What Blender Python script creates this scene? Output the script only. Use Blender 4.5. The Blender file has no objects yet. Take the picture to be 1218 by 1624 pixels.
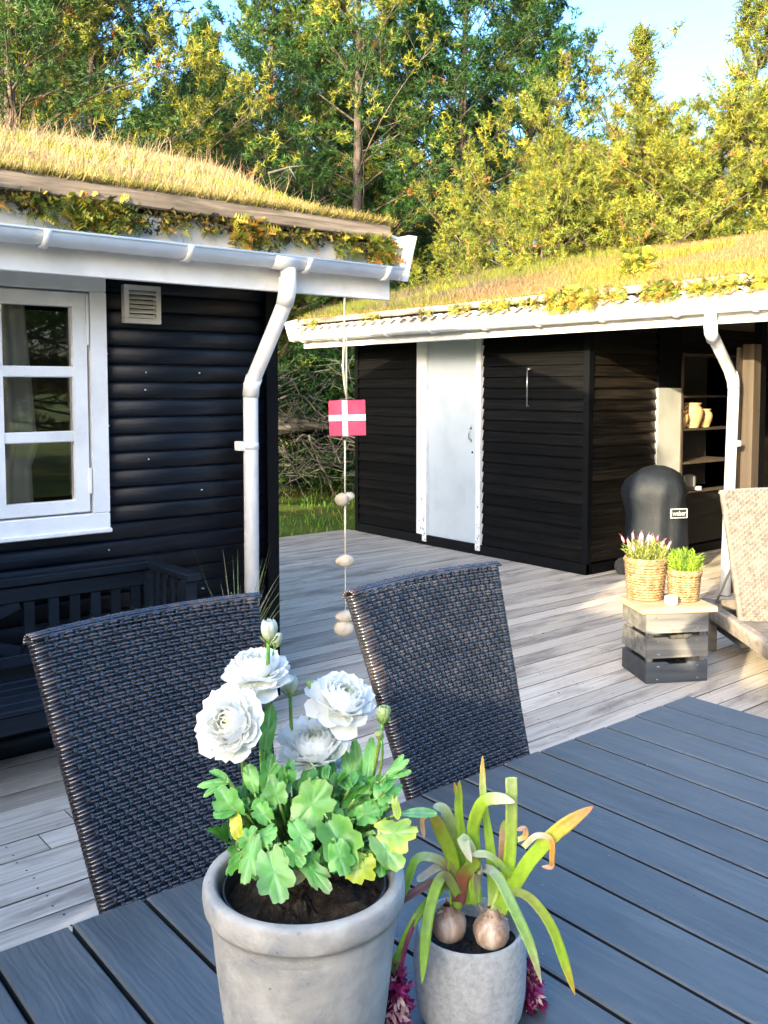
import bpy, math, random
import numpy as np
from mathutils import Vector, Matrix, Euler
R = math.radians
sc = bpy.context.scene
COL = sc.collection
random.seed(7)

# ------------------------------------------------------------------ camera
FPX, CX, CY, HZ, H = 1465.0, 609.0, 714.0, 617.0, 1.55
_p = math.atan((CY - HZ) / FPX)
_a = math.atan((2400 - CX) / (FPX / math.cos(_p)))
FW = Vector((math.cos(_a) * math.cos(_p), math.sin(_a) * math.cos(_p), -math.sin(_p)))
RT = Vector((math.sin(_a), -math.cos(_a), 0))
UPV = RT.cross(FW)
CAM = Vector((0, 0, H))
cd = bpy.data.cameras.new('camera')
cam = bpy.data.objects.new('camera', cd)
COL.objects.link(cam)
cam.matrix_world = Matrix(((RT.x, UPV.x, -FW.x, 0), (RT.y, UPV.y, -FW.y, 0), (RT.z, UPV.z, -FW.z, H), (0, 0, 0, 1)))
cd.sensor_fit = 'VERTICAL'
cd.sensor_height = 24
cd.lens = FPX / 1624 * 24
cd.shift_y = -(812 - CY) / 1624
cd.clip_start = 0.05
cd.clip_end = 600
sc.camera = cam

# ------------------------------------------------------------------ light
SUN_A, SUN_EL = R(20), math.atan(.27 * math.cos(R(20)))
TOSUN = Vector((-math.cos(SUN_A) * math.cos(SUN_EL), -math.sin(SUN_A) * math.cos(SUN_EL), math.sin(SUN_EL)))
w = bpy.data.worlds.new('World')
sc.world = w
w.use_nodes = True
nt = w.node_tree
sky = nt.nodes.new('ShaderNodeTexSky')
sky.sky_type = 'NISHITA'
sky.sun_disc = False
sky.sun_elevation = SUN_EL
sky.sun_rotation = math.atan2(TOSUN.x, TOSUN.y)
sky.air_density = 0.95
sky.altitude = 500
sky.dust_density = 8.0
sky.ozone_density = 2.6
hs = nt.nodes.new('ShaderNodeHueSaturation')
hs.inputs['Saturation'].default_value = 1.22
nt.links.new(sky.outputs[0], hs.inputs['Color'])
nt.links.new(hs.outputs[0], nt.nodes['Background'].inputs[0])
nt.nodes['Background'].inputs[1].default_value = 0.15
sl = bpy.data.lights.new('sun', 'SUN')
sl.energy = 2.0
sl.angle = R(0.5)
sl.color = (1.0, 0.84, 0.55)
so = bpy.data.objects.new('sun', sl)
so.rotation_euler = TOSUN.to_track_quat('Z', 'Y').to_euler()
COL.objects.link(so)
sc.view_settings.view_transform = 'Standard'
sc.view_settings.look = 'None'
sc.view_settings.exposure = 3.2
sc.view_settings.gamma = 1
sc.view_settings.use_curve_mapping = False


# ------------------------------------------------------------------ placing
def ray(x, y):
    return FW * FPX + RT * (x - CX) - UPV * (y - CY)


def onx(x, y, X):
    r = ray(x, y)
    return CAM + r * (X / r.x)


def ony(x, y, Y):
    r = ray(x, y)
    return CAM + r * (Y / r.y)


def onz(x, y, z):
    r = ray(x, y)
    return CAM + r * ((z - H) / r.z)


def at(x, y, d):
    return CAM + ray(x, y) * (d / FPX)


# ------------------------------------------------------------------ materials
class NT:
    def __init__(s, name):
        s.m = bpy.data.materials.new(name)
        s.m.use_nodes = True
        s.t = s.m.node_tree
        s.b = s.t.nodes['Principled BSDF']

    def n(s, typ, **kw):
        o = s.t.nodes.new(typ)
        for k, v in kw.items():
            if isinstance(k, str) and hasattr(o, k):
                setattr(o, k, v)
        return o

    def l(s, a, b):
        s.t.links.new(a, b)


def ramp(N, fac, stops):
    r = N.n('ShaderNodeValToRGB')
    while len(r.color_ramp.elements) < len(stops):
        r.color_ramp.elements.new(.5)
    for e, (p, c) in zip(r.color_ramp.elements, stops):
        e.position = p
        e.color = (*c, 1)
    N.l(fac, r.inputs[0])
    return r.outputs[0]


def coords(N, scale=(1, 1, 1), rnd=True):
    tc = N.n('ShaderNodeTexCoord')
    src = tc.outputs['Object']
    if rnd:
        oi = N.n('ShaderNodeObjectInfo')
        mu = N.n('ShaderNodeMath', operation='MULTIPLY')
        mu.inputs[1].default_value = 57.3
        N.l(oi.outputs['Random'], mu.inputs[0])
        ad = N.n('ShaderNodeVectorMath', operation='ADD')
        N.l(src, ad.inputs[0])
        N.l(mu.outputs[0], ad.inputs[1])
        src = ad.outputs[0]
    mp = N.n('ShaderNodeMapping')
    mp.inputs['Scale'].default_value = scale
    N.l(src, mp.inputs[0])
    return mp.outputs[0], src


def noise(N, vec, scale, detail=4, rough=.55, dist=0.0):
    t = N.n('ShaderNodeTexNoise')
    t.inputs['Scale'].default_value = scale
    t.inputs['Detail'].default_value = detail
    t.inputs['Roughness'].default_value = rough
    t.inputs['Distortion'].default_value = dist
    N.l(vec, t.inputs['Vector'])
    return t.outputs['Fac']


def bump(N, fac, strength, dist):
    b = N.n('ShaderNodeBump')
    b.inputs['Strength'].default_value = strength
    b.inputs['Distance'].default_value = dist
    N.l(fac, b.inputs['Height'])
    N.l(b.outputs[0], N.b.inputs['Normal'])


def mixc(N, fac, a, b, blend='MIX'):
    m = N.n('ShaderNodeMix', data_type='RGBA', blend_type=blend)
    for v, i in ((fac, 0), (a, 6), (b, 7)):
        if isinstance(v, (int, float)):
            m.inputs[i].default_value = v
        elif isinstance(v, tuple):
            m.inputs[i].default_value = (*v, 1)
        else:
            N.l(v, m.inputs[i])
    return m.outputs[2]


def rndbright(N, col, lo, hi):
    oi = N.n('ShaderNodeObjectInfo')
    mr = N.n('ShaderNodeMapRange')
    mr.inputs[3].default_value = lo
    mr.inputs[4].default_value = hi
    N.l(oi.outputs['Random'], mr.inputs[0])
    h = N.n('ShaderNodeHueSaturation')
    N.l(mr.outputs[0], h.inputs['Value'])
    N.l(col, h.inputs['Color'])
    return h.outputs[0]


def wood(name, cols, axis='X', rough=.7, fine=22, stain=None, bs=.4, bd=.002, vary=(.85, 1.15), spec=.5, stretch=.05, coat=0):
    """streaky timber; grain along `axis`"""
    N = NT(name)
    s = {'X': (stretch, 1, 1), 'Y': (1, stretch, 1), 'Z': (1, 1, stretch)}[axis]
    v, raw = coords(N, s)
    f = noise(N, v, fine, 5, .6, .6)
    c = ramp(N, f, [(.3, cols[0]), (.5, cols[1]), (.7, cols[2])])
    if stain:
        s2 = {'X': (.25, 1, 1), 'Y': (1, .25, 1), 'Z': (1, 1, .25)}[axis]
        mp = N.n('ShaderNodeMapping')
        mp.inputs['Scale'].default_value = s2
        N.l(raw, mp.inputs[0])
        g = noise(N, mp.outputs[0], 6, 5, .65, .3)
        k = ramp(N, g, [(.50, (0, 0, 0)), (.66, (1, 1, 1))])
        c = mixc(N, k, c, stain)
    c = rndbright(N, c, *vary)
    N.l(c, N.b.inputs['Base Color'])
    N.b.inputs['Roughness'].default_value = rough
    N.b.inputs['Specular IOR Level'].default_value = spec
    bump(N, f, bs, bd)
    return N.m


def blotch(name, cols, scale=6, rough=.7, bs=.3, bd=.002, spec=.5, detail=6, fine=None, rnd=True, vary=None):
    N = NT(name)
    v, raw = coords(N, (1, 1, 1), rnd)
    f = noise(N, v, scale, detail, .6, .3)
    c = ramp(N, f, [(.32, cols[0]), (.5, cols[1]), (.68, cols[2])])
    if fine:
        g = noise(N, v, fine[0], 3, .6)
        k = ramp(N, g, [(fine[1], (0, 0, 0)), (fine[1] + .08, (1, 1, 1))])
        c = mixc(N, k, c, fine[2])
    if vary:
        c = rndbright(N, c, *vary)
    N.l(c, N.b.inputs['Base Color'])
    N.b.inputs['Roughness'].default_value = rough
    N.b.inputs['Specular IOR Level'].default_value = spec
    f2 = noise(N, v, scale * 6, 5, .6)
    bump(N, f2, bs, bd)
    return N.m


def plain(name, c, rough=.5, spec=.5, metal=0, var=.06, sc_=9):
    d = [tuple(x * (1 - var) for x in c), c, tuple(min(1, x * (1 + var)) for x in c)]
    m = blotch(name, d, sc_, rough, .05, .001, spec)
    m.node_tree.nodes['Principled BSDF'].inputs['Metallic'].default_value = metal
    return m


def colattr(name, rough=.55, trans=0.0, spec=.4, nscale=30, amt=.25, bs=.0):
    N = NT(name)
    a = N.n('ShaderNodeAttribute')
    a.attribute_name = 'Col'
    v, raw = coords(N, (1, 1, 1), False)
    f = noise(N, v, nscale, 3)
    k = ramp(N, f, [(.3, (1 - amt,) * 3), (.7, (1 + amt,) * 3)])
    c = mixc(N, 1.0, a.outputs['Color'], k, 'MULTIPLY')
    N.l(c, N.b.inputs['Base Color'])
    N.b.inputs['Roughness'].default_value = rough
    N.b.inputs['Specular IOR Level'].default_value = spec
    if bs:
        bump(N, f, bs, .002)
    if trans:
        tr = N.n('ShaderNodeBsdfTranslucent')
        N.l(c, tr.inputs[0])
        ms = N.n('ShaderNodeMixShader')
        ms.inputs[0].default_value = trans
        N.l(N.b.outputs[0], ms.inputs[1])
        N.l(tr.outputs[0], ms.inputs[2])
        N.l(ms.outputs[0], N.t.nodes['Material Output'].inputs[0])
    return N.m


M = {}
M['deck'] = wood('weathered_deck', [(.40, .335, .255), (.53, .455, .365), (.62, .55, .455)], 'X', .75, 70, (.25, .21, .17), .6, .0015, (.74, 1.12), .4, .03)
M['deck_gap_shade'] = wood('gap_shaded_board_side', [(.06, .056, .042), (.10, .094, .075), (.15, .14, .115)], 'X', .9, 40)  # dark board sides paint the shade into the deck gaps
M['table_edge'] = plain('board_side', (.012, .015, .018), .7, .2)  # black sides stand in for shade in the table gaps; also colours the screws
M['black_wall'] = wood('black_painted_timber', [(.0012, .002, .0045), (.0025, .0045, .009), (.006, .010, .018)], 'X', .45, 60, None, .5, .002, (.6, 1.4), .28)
M['shed_wall_y_shaded'] = wood('shaded_black_timber_y', [(.0010, .0010, .0011), (.0022, .0021, .0021), (.0058, .0052, .0046)], 'Y', .6, 40, None, .5, .002, (.6, 1.6), .08)  # darker copy: the shade on the door face is put into the colour
M['shed_wall_x_sunlit'] = wood('sunlit_black_timber_x', [(.0020, .0017, .0015), (.006, .005, .004), (.020, .0155, .0115)], 'X', .36, 40, None, .6, .002, (.7, 1.4), .4)  # browner, brighter copy: sunlight on this face is put into the colour
M['black_plain'] = plain('black_paint', (.0015, .0018, .0026), .55, .15, 0, .3)
M['dark_interior'] = plain('dark_room', (.03, .028, .026), .9, .1)
M['bench'] = wood('dark_bench_paint', [(.003, .005, .009), (.005, .009, .015), (.008, .013, .021)], 'X', .5, 40, None, .3, .001, (.8, 1.2), .25)
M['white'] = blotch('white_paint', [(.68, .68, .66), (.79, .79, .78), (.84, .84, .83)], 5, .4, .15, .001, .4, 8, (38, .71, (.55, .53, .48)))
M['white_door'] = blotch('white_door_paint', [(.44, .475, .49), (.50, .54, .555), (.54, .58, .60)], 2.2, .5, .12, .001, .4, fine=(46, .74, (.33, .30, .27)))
M['cream'] = blotch('aged_white_paint', [(.52, .49, .42), (.68, .65, .58), (.74, .72, .66)], 4, .6, .2, .001)
M['pvc'] = blotch('white_pvc', [(.69, .69, .67), (.79, .79, .78), (.82, .82, .82)], 7, .3, .05, .001, .5, 8, (30, .70, (.58, .57, .52)))
M['white_aged'] = blotch('sun_aged_white', [(.46, .45, .43), (.56, .55, .53), (.62, .61, .59)], 6, .45, .2, .001, .4)
M['seam'] = plain('joint_grey', (.45, .46, .47), .5)
M['grey_wood'] = wood('grey_weathered_plank', [(.06, .047, .035), (.15, .12, .092), (.27, .225, .18)], 'X', .85, 40, (.055, .045, .035), .9, .005)
M['grey_wood_y'] = wood('grey_weathered_plank_y', [(.12, .10, .08), (.26, .22, .18), (.36, .32, .27)], 'Y', .85, 18, (.07, .055, .04), .9, .005)
M['soffit'] = wood('brown_soffit', [(.02, .014, .009), (.035, .025, .016), (.05, .036, .024)], 'Y', .7, 12)
M['post'] = wood('brown_post', [(.025, .018, .011), (.055, .040, .026), (.095, .070, .046)], 'Z', .7, 16, (.05, .035, .025), .6, .003)
M['panel'] = blotch('light_grey_panel', [(.30, .305, .29), (.35, .36, .34), (.38, .39, .37)], 5, .35, .1, .001)
M['fibre'] = blotch('fibre_cement', [(.30, .28, .24), (.45, .42, .37), (.55, .52, .47)], 8, .85)
M['soil_roof'] = blotch('turf_soil', [(.07, .055, .03), (.15, .11, .055), (.22, .17, .09)], 7, .95, 1, .01)
M['soil'] = blotch('potting_soil', [(.012, .009, .007), (.03, .022, .016), (.07, .055, .04)], 60, .95, 1, .006, .2, fine=(160, .7, (.30, .27, .22)))
M['straw'] = colattr('dry_grass', .7, .45, .2, 12, .15)
M['moss'] = colattr('moss_and_fern', .65, .3, .3, 40, .2)
M['foliage'] = colattr('pine_needles', .55, .25, .3, 9, .2)
M['bark'] = wood('pine_bark', [(.03, .022, .017), (.075, .058, .045), (.15, .12, .095)], 'Z', .9, 9, None, 1, .02, (.7, 1.3), .3, .3)
M['deadwood'] = wood('dead_branch', [(.025, .022, .02), (.06, .055, .048), (.12, .11, .095)], 'Z', .85, 9, None, .6, .01)
M['lawn'] = blotch('lawn_ground', [(.035, .055, .012), (.07, .10, .018), (.13, .13, .035)], 1.1, .95, .8, .02, .1)
M['lawn_blades'] = colattr('lawn_grass', .6, .4, .3, 8, .15)
M['leaf'] = colattr('ranunculus_leaf', .42, .22, .45, 90, .16, .35)
M['petal'] = colattr('white_petal', .45, .5, .3, 40, .04)
M['strap'] = colattr('hyacinth_leaf', .4, .25, .45, 120, .12, .2)
M['bulb'] = wood('papery_bulb', [(.13, .065, .04), (.40, .27, .19), (.70, .62, .52)], 'Z', .55, 44, (.16, .07, .05), .6, .003, (.8, 1.1), .4, .14)
M['concrete'] = blotch('weathered_concrete', [(.24, .25, .25), (.34, .33, .30), (.44, .425, .39)], 19, .82, .7, .002, .3, 10, (70, .68, (.14, .14, .135)), False)
M['concrete_rim'] = blotch('pale_concrete_rim', [(.24, .26, .27), (.32, .345, .355), (.42, .44, .44)], 14, .78, .5, .0015, .3, 8, None, False)
M['concrete_pale'] = blotch('pale_concrete', [(.33, .34, .335), (.43, .44, .43), (.51, .515, .505)], 130, .85, .9, .0025, .3, 8, (150, .70, (.20, .21, .21)), False)
M['black_plastic'] = plain('black_nursery_pot', (.015, .02, .027), .35)
M['red'] = blotch('red_paint', [(.60, .022, .07), (.72, .035, .10), (.78, .06, .13)], 12, .5, .2, .001)
M['pebble'] = blotch('beach_pebble', [(.42, .35, .25), (.55, .47, .35), (.64, .56, .44)], 22, .6, .3, .001, .4, vary=(.8, 1.1))
M['rope'] = plain('pale_rope', (.62, .57, .42), .8)
M['cover'] = blotch('black_vinyl_cover', [(.003, .005, .008), (.005, .008, .012), (.009, .013, .018)], 12, .65, .5, .006, .4)
M['clay'] = blotch('buff_clay', [(.38, .22, .09), (.46, .29, .13), (.52, .35, .18)], 14, .8, .3, .001)
M['basket'] = blotch('rattan_basket', [(.14, .08, .035), (.28, .18, .085), (.40, .28, .15)], 30, .6, .6, .002, .4, 6, None, False)
M['basket_dark'] = blotch('brown_rattan', [(.13, .06, .035), (.26, .14, .085), (.40, .24, .15)], 30, .6, .6, .002, .4, 6, None, False)
M['crate'] = wood('grey_stained_crate', [(.06, .06, .06), (.125, .12, .11), (.20, .19, .17)], 'X', .7, 18, (.04, .04, .045), .6, .003, (.75, 1.25))
M['crate_dark'] = wood('dark_crate_slat', [(.02, .025, .032), (.035, .042, .05), (.06, .065, .07)], 'X', .7, 18, None, .6, .003, (.8, 1.1))
M['pine_board'] = wood('pale_pine_board', [(.30, .19, .10), (.40, .275, .16), (.47, .34, .21)], 'X', .55, 12, None, .3, .001)
M['candle'] = plain('frosted_white_glass', (.70, .70, .68), .35)
M['rubber'] = plain('black_rubber', (.012, .012, .013), .6)
M['metal'] = plain('grey_steel', (.45, .45, .46), .35, .5, .9)
M['wicker'] = blotch('dark_wicker', [(.018, .016, .019), (.032, .027, .031), (.060, .049, .050)], 25, .22, .2, .001, .9, 4, None, False)
M['wicker_v'] = blotch('dark_wicker_stake', [(.006, .013, .022), (.010, .020, .034), (.018, .032, .052)], 25, .34, .2, .001, .6, 4, None, False)
M['wicker_tan'] = blotch('taupe_wicker', [(.10, .084, .07), (.155, .134, .112), (.21, .185, .155)], 25, .5, .2, .001, .5, 4, None, False)
M['cloth_curtain'] = wood('grey_curtain', [(.42, .38, .33), (.55, .51, .45), (.66, .62, .56)], 'Z', .9, 9, None, .3, .002, (1, 1), .2)
M['logo_white'] = plain('white_print', (.42, .42, .41), .6)


def table_mat():
    N = NT('composite_table_board')
    v, raw = coords(N, (1, .10, 1))
    f = noise(N, v, 130, 4, .65, .8)
    g = noise(N, v, 16, 6, .6, 2.4)
    wv = N.n('ShaderNodeTexWave', wave_type='BANDS', bands_direction='X')
    wv.inputs['Scale'].default_value = 7
    wv.inputs['Distortion'].default_value = 9
    wv.inputs['Detail'].default_value = 3
    wv.inputs['Detail Scale'].default_value = 1.4
    mp = N.n('ShaderNodeMapping')
    mp.inputs['Scale'].default_value = (4, .9, 1)
    N.l(raw, mp.inputs[0])
    N.l(mp.outputs[0], wv.inputs['Vector'])
    c = ramp(N, g, [(.3, (.034, .040, .040)), (.5, (.050, .056, .055)), (.7, (.072, .078, .074))])
    sm_ = noise(N, raw, 3.2, 5, .65)
    rr_ = N.n('ShaderNodeMapRange')
    rr_.inputs[3].default_value = .30
    rr_.inputs[4].default_value = .62
    N.l(sm_, rr_.inputs[0])
    N.l(rr_.outputs[0], N.b.inputs['Roughness'])
    sp_ = noise(N, raw, 240, 2, .5)
    c = mixc(N, ramp(N, sp_, [(.74, (0, 0, 0)), (.78, (.5, .5, .5))]), c, (.22, .22, .21))
    c = rndbright(N, c, .88, 1.12)
    N.l(c, N.b.inputs['Base Color'])
    N.b.inputs['Roughness'].default_value = .46
    N.b.inputs['Specular IOR Level'].default_value = 1.0
    m = N.n('ShaderNodeMath', operation='MULTIPLY_ADD')
    N.l(wv.outputs['Fac'], m.inputs[0])
    m.inputs[1].default_value = .55
    N.l(f, m.inputs[2])
    bump(N, m.outputs[0], .45, .0018)
    return N.m


M['table'] = table_mat()


def glass_mat():
    N = NT('window_glass')
    N.b.inputs['Base Color'].default_value = (.9, .95, .95, 1)
    N.b.inputs['Roughness'].default_value = .01
    N.b.inputs['IOR'].default_value = 1.9
    N.b.inputs['Transmission Weight'].default_value = 1
    tr = N.n('ShaderNodeBsdfTransparent')
    gl = N.n('ShaderNodeBsdfGlossy')
    gl.inputs['Roughness'].default_value = .01
    v, raw = coords(N, (1, 1, 1), False)
    f = noise(N, v, 1.5, 2)
    b = N.n('ShaderNodeBump')
    b.inputs['Strength'].default_value = .03
    N.l(f, b.inputs['Height'])
    N.l(b.outputs[0], gl.inputs['Normal'])
    fr = N.n('ShaderNodeFresnel')
    fr.inputs[0].default_value = 1.9
    ms = N.n('ShaderNodeMixShader')
    N.l(fr.outputs[0], ms.inputs[0])
    N.l(tr.outputs[0], ms.inputs[1])
    N.l(gl.outputs[0], ms.inputs[2])
    N.l(ms.outputs[0], N.t.nodes['Material Output'].inputs[0])
    return N.m


M['glass'] = glass_mat()

# ------------------------------------------------------------------ mesh helpers
WL = {}


class MB:
    def __init__(s):
        s.v, s.f, s.c = [], [], []
        s.col = (1, 1, 1)

    def add(s, vs, fs, cols=None):
        o = len(s.v)
        s.v += [tuple(v) for v in vs]
        s.f += [tuple(i + o for i in f) for f in fs]
        s.c += cols if cols else [s.col] * len(vs)
        return s

    def box(s, lo, hi, rot=None, piv=None, mat4=None):
        (x0, y0, z0), (x1, y1, z1) = lo, hi
        vs = [Vector(p) for p in ((x0, y0, z0), (x1, y0, z0), (x1, y1, z0), (x0, y1, z0), (x0, y0, z1), (x1, y0, z1), (x1, y1, z1), (x0, y1, z1))]
        if mat4:
            vs = [mat4 @ v for v in vs]
        return s.add(vs, [(0, 3, 2, 1), (4, 5, 6, 7), (0, 1, 5, 4), (1, 2, 6, 5), (2, 3, 7, 6), (3, 0, 4, 7)])

    def bbox(s, lo, hi, b=.003, mat4=None):
        """box with chamfered long edges on top (12-50 tris)"""
        (x0, y0, z0), (x1, y1, z1) = lo, hi
        vs = []
        for z, d in ((z0, b), (z0 + b, 0), (z1 - b, 0), (z1, b)):
            vs += [Vector((x0 + d, y0 + d, z)), Vector((x1 - d, y0 + d, z)), Vector((x1 - d, y1 - d, z)), Vector((x0 + d, y1 - d, z))]
        fs = [(3, 2, 1, 0), (12, 13, 14, 15)]
        for k in range(3):
            a = k * 4
            for i in range(4):
                j = (i + 1) % 4
                fs.append((a + i, a + j, a + 4 + j, a + 4 + i))
        if mat4:
            vs = [mat4 @ v for v in vs]
        return s.add(vs, fs)

    def beam(s, a, b, wd, th, up=Vector((0, 0, 1))):
        a, b = Vector(a), Vector(b)
        d = (b - a).normalized()
        sd = d.cross(up).normalized()
        u = sd.cross(d)
        vs = []
        for p in (a, b):
            for i, j in ((-1, -1), (1, -1), (1, 1), (-1, 1)):
                vs.append(p + sd * (i * wd / 2) + u * (j * th / 2))
        return s.add(vs, [(0, 1, 2, 3), (7, 6, 5, 4), (0, 4, 5, 1), (1, 5, 6, 2), (2, 6, 7, 3), (3, 7, 4, 0)])

    def tube(s, pts, r, seg=8, cap=True, cols=None):
        pts = [Vector(p) for p in pts]
        n = len(pts)
        rs = r if isinstance(r, (list, tuple)) else [r] * n
        vs, fs, cc = [], [], []
        ref = None
        for i, p in enumerate(pts):
            d = (pts[min(i + 1, n - 1)] - pts[max(i - 1, 0)])
            d = d.normalized() if d.length > 1e-9 else Vector((0, 0, 1))
            if ref is None:
                ref = d.orthogonal().normalized()
            ref = (ref - d * ref.dot(d))
            ref = ref.normalized() if ref.length > 1e-6 else d.orthogonal().normalized()
            q = d.cross(ref)
            for k in range(seg):
                a = 2 * math.pi * k / seg
                vs.append(p + (ref * math.cos(a) + q * math.sin(a)) * rs[i])
                cc.append(cols[i] if cols else s.col)
        for i in range(n - 1):
            for k in range(seg):
                k2 = (k + 1) % seg
                fs.append((i * seg + k, i * seg + k2, (i + 1) * seg + k2, (i + 1) * seg + k))
        if cap:
            fs.append(tuple(range(seg))[::-1])
            fs.append(tuple((n - 1) * seg + k for k in range(seg)))
        return s.add(vs, fs, cc)

    def lathe(s, prof, c=(0, 0, 0), seg=32, squash=1, jit=0):
        c = Vector(c)
        vs, fs = [], []
        n = len(prof)
        for i, (r, z) in enumerate(prof):
            for k in range(seg):
                a = 2 * math.pi * k / seg
                j = 1 + jit * math.sin(3 * a + i * .7) * .5 + jit * math.sin(7 * a + i) * .3
                vs.append(c + Vector((r * j * math.cos(a), r * j * math.sin(a) * squash, z)))
        for i in range(n - 1):
            for k in range(seg):
                k2 = (k + 1) % seg
                fs.append((i * seg + k, i * seg + k2, (i + 1) * seg + k2, (i + 1) * seg + k))
        return s.add(vs, fs)

    def prism(s, prof, a, b, plane='YZ', closed=True):
        """profile of (p,q) extruded between coordinates a and b of the third axis"""
        n = len(prof)
        f3 = {'YZ': lambda t, p, q: (t, p, q), 'XZ': lambda t, p, q: (p, t, q), 'XY': lambda t, p, q: (p, q, t)}[plane]
        vs = [f3(a, p, q) for p, q in prof] + [f3(b, p, q) for p, q in prof]
        fs = [(i, (i + 1) % n, n + (i + 1) % n, n + i) for i in range(n if closed else n - 1)]
        if closed:
            fs += [tuple(range(n))[::-1], tuple(range(n, 2 * n))]
        return s.add(vs, fs)

    def mesh(s, name, m, smooth=False):
        me = bpy.data.meshes.new(name)
        me.from_pydata(s.v, [], s.f)
        if smooth:
            me.polygons.foreach_set('use_smooth', [True] * len(me.polygons))
        if any(c != (1, 1, 1) for c in s.c[:200] + s.c[-200:]):
            at_ = me.color_attributes.new('Col', 'FLOAT_COLOR', 'POINT')
            at_.data.foreach_set('color', [x for c in s.c for x in (*c[:3], 1)])
        me.materials.append(m)
        me.update()
        return me


def setp(o, label=None, cat=None, group=None, kind=None):
    for k, v in (('label', label), ('category', cat), ('group', group), ('kind', kind)):
        if v:
            o[k] = v
    return o


def thing(name, label, cat, loc=(0, 0, 0), group=None):
    o = bpy.data.objects.new(name, None)
    o.empty_display_size = .1
    o.location = loc
    COL.objects.link(o)
    WL[o.name] = Vector(loc)
    return setp(o, label, cat, group)


def link(name, me, parent=None, loc=None):
    """loc None: mesh verts are in world space"""
    o = bpy.data.objects.new(name, me)
    wl = Vector(loc) if loc is not None else Vector((0, 0, 0))
    o.location = wl - (WL[parent.name] if parent else Vector((0, 0, 0)))
    if parent:
        o.parent = parent
    COL.objects.link(o)
    WL[o.name] = wl
    return o


def part(name, mb, m, parent=None, smooth=False, loc=None, kind=None):
    o = link(name, mb.mesh(name, m, smooth), parent, loc)
    if kind:
        o['kind'] = kind
    return o


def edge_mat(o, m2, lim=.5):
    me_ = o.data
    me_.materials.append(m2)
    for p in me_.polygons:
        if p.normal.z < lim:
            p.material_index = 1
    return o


def copy_tree(o, parent=None):
    c = o.copy()
    COL.objects.link(c)
    if parent:
        c.parent = parent
    WL[c.name] = WL.get(o.name, Vector((0, 0, 0)))
    for ch in list(o.children):
        copy_tree(ch, c)
    return c


def np_mesh(name, V, F, m, C=None, smooth=False):
    me = bpy.data.meshes.new(name)
    me.vertices.add(len(V))
    me.vertices.foreach_set('co', V.astype(np.float32).ravel())
    nf, k = F.shape
    me.loops.add(nf * k)
    me.loops.foreach_set('vertex_index', F.astype(np.int32).ravel())
    me.polygons.add(nf)
    me.polygons.foreach_set('loop_start', np.arange(0, nf * k, k, dtype=np.int32))
    me.polygons.foreach_set('loop_total', np.full(nf, k, dtype=np.int32))
    if C is not None:
        a = me.color_attributes.new('Col', 'FLOAT_COLOR', 'POINT')
        cc = np.ones((len(V), 4), np.float32)
        cc[:, :3] = C
        a.data.foreach_set('color', cc.ravel())
    me.materials.append(m)
    me.update(calc_edges=True)
    return me


def blades(P, D, L, W, C, rng, bend=.25):
    """grass: two-segment tapered blades. P base, D direction, L length, W width"""
    n = len(P)
    D = D / np.linalg.norm(D, axis=1, keepdims=True)
    S = np.cross(D, rng.normal(size=(n, 3)))
    S /= np.linalg.norm(S, axis=1, keepdims=True)
    B = np.cross(D, S)
    L = L[:, None]
    W = W[:, None]
    mid = P + D * L * .55 + B * L * bend * .25
    tip = P + D * L * .98 + B * L * bend
    V = np.stack([P - S * W / 2, P + S * W / 2, mid - S * W * .35, mid + S * W * .35, tip], 1).reshape(-1, 3)
    b = np.arange(n)[:, None] * 5
    F = np.concatenate([b + [0, 1, 3], b + [0, 3, 2], b + [2, 3, 4]], 1).reshape(-1, 3)
    return V, F, np.repeat(C, 5, axis=0)


# ------------------------------------------------------------------ ground, deck
g = MB()
g.add([(-300, -300, -.14), (300, -300, -.14), (300, 300, -.14), (-300, 300, -.14)], [(0, 1, 2, 3)])
setp(part('ground', g, M['lawn']), 'mown lawn and rough ground around the wooden deck', None, None, 'structure')

rng = np.random.default_rng(3)
n = 42000
P = np.stack([rng.uniform(4.2, 12.5, n), rng.uniform(8.15, 15.5, n), np.full(n, -.14)], 1)
P = P[(P[:, 0] < 4.6 + (P[:, 1] - 8) * .75) | (rng.random(n) < .15)]
n = len(P)
D = np.stack([rng.normal(0, .35, n), rng.normal(0, .35, n), np.ones(n)], 1)
patch = np.sin(P[:, 0] * 2.1 + 1) * np.cos(P[:, 1] * 1.7) + rng.normal(0, .5, n)
C = np.where(patch[:, None] > .35, [[.26, .24, .05]], [[.10, .24, .02]]) * rng.uniform(.6, 1.3, (n, 1))
V, F, CC = blades(P, D, rng.uniform(.05, .13, n), rng.uniform(.008, .014, n), C, rng)
setp(link('grass', np_mesh('grass', V, F, M['lawn_blades'], CC)), 'short green lawn grass seen between the two black huts', 'grass', None, 'stuff')

deck = thing('deck', 'weathered grey timber deck', None)
del_cat = deck.pop('category') if 'category' in deck else None
deck['kind'] = 'structure'
sub = MB()
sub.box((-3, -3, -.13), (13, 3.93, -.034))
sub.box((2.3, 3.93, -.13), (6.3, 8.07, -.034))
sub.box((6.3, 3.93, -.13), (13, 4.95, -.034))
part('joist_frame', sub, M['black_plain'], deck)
PIT = .13


def deck_board(x0, x1, y):
    mb = MB()
    mb.bbox((0, 0, -.032), (x1 - x0 - .004, PIT - .008, random.uniform(-.0015, .0012)), .0018)
    edge_mat(part('deck_board', mb, M['deck'], deck, False, (x0, y, 0)), M['deck_gap_shade'])


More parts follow.
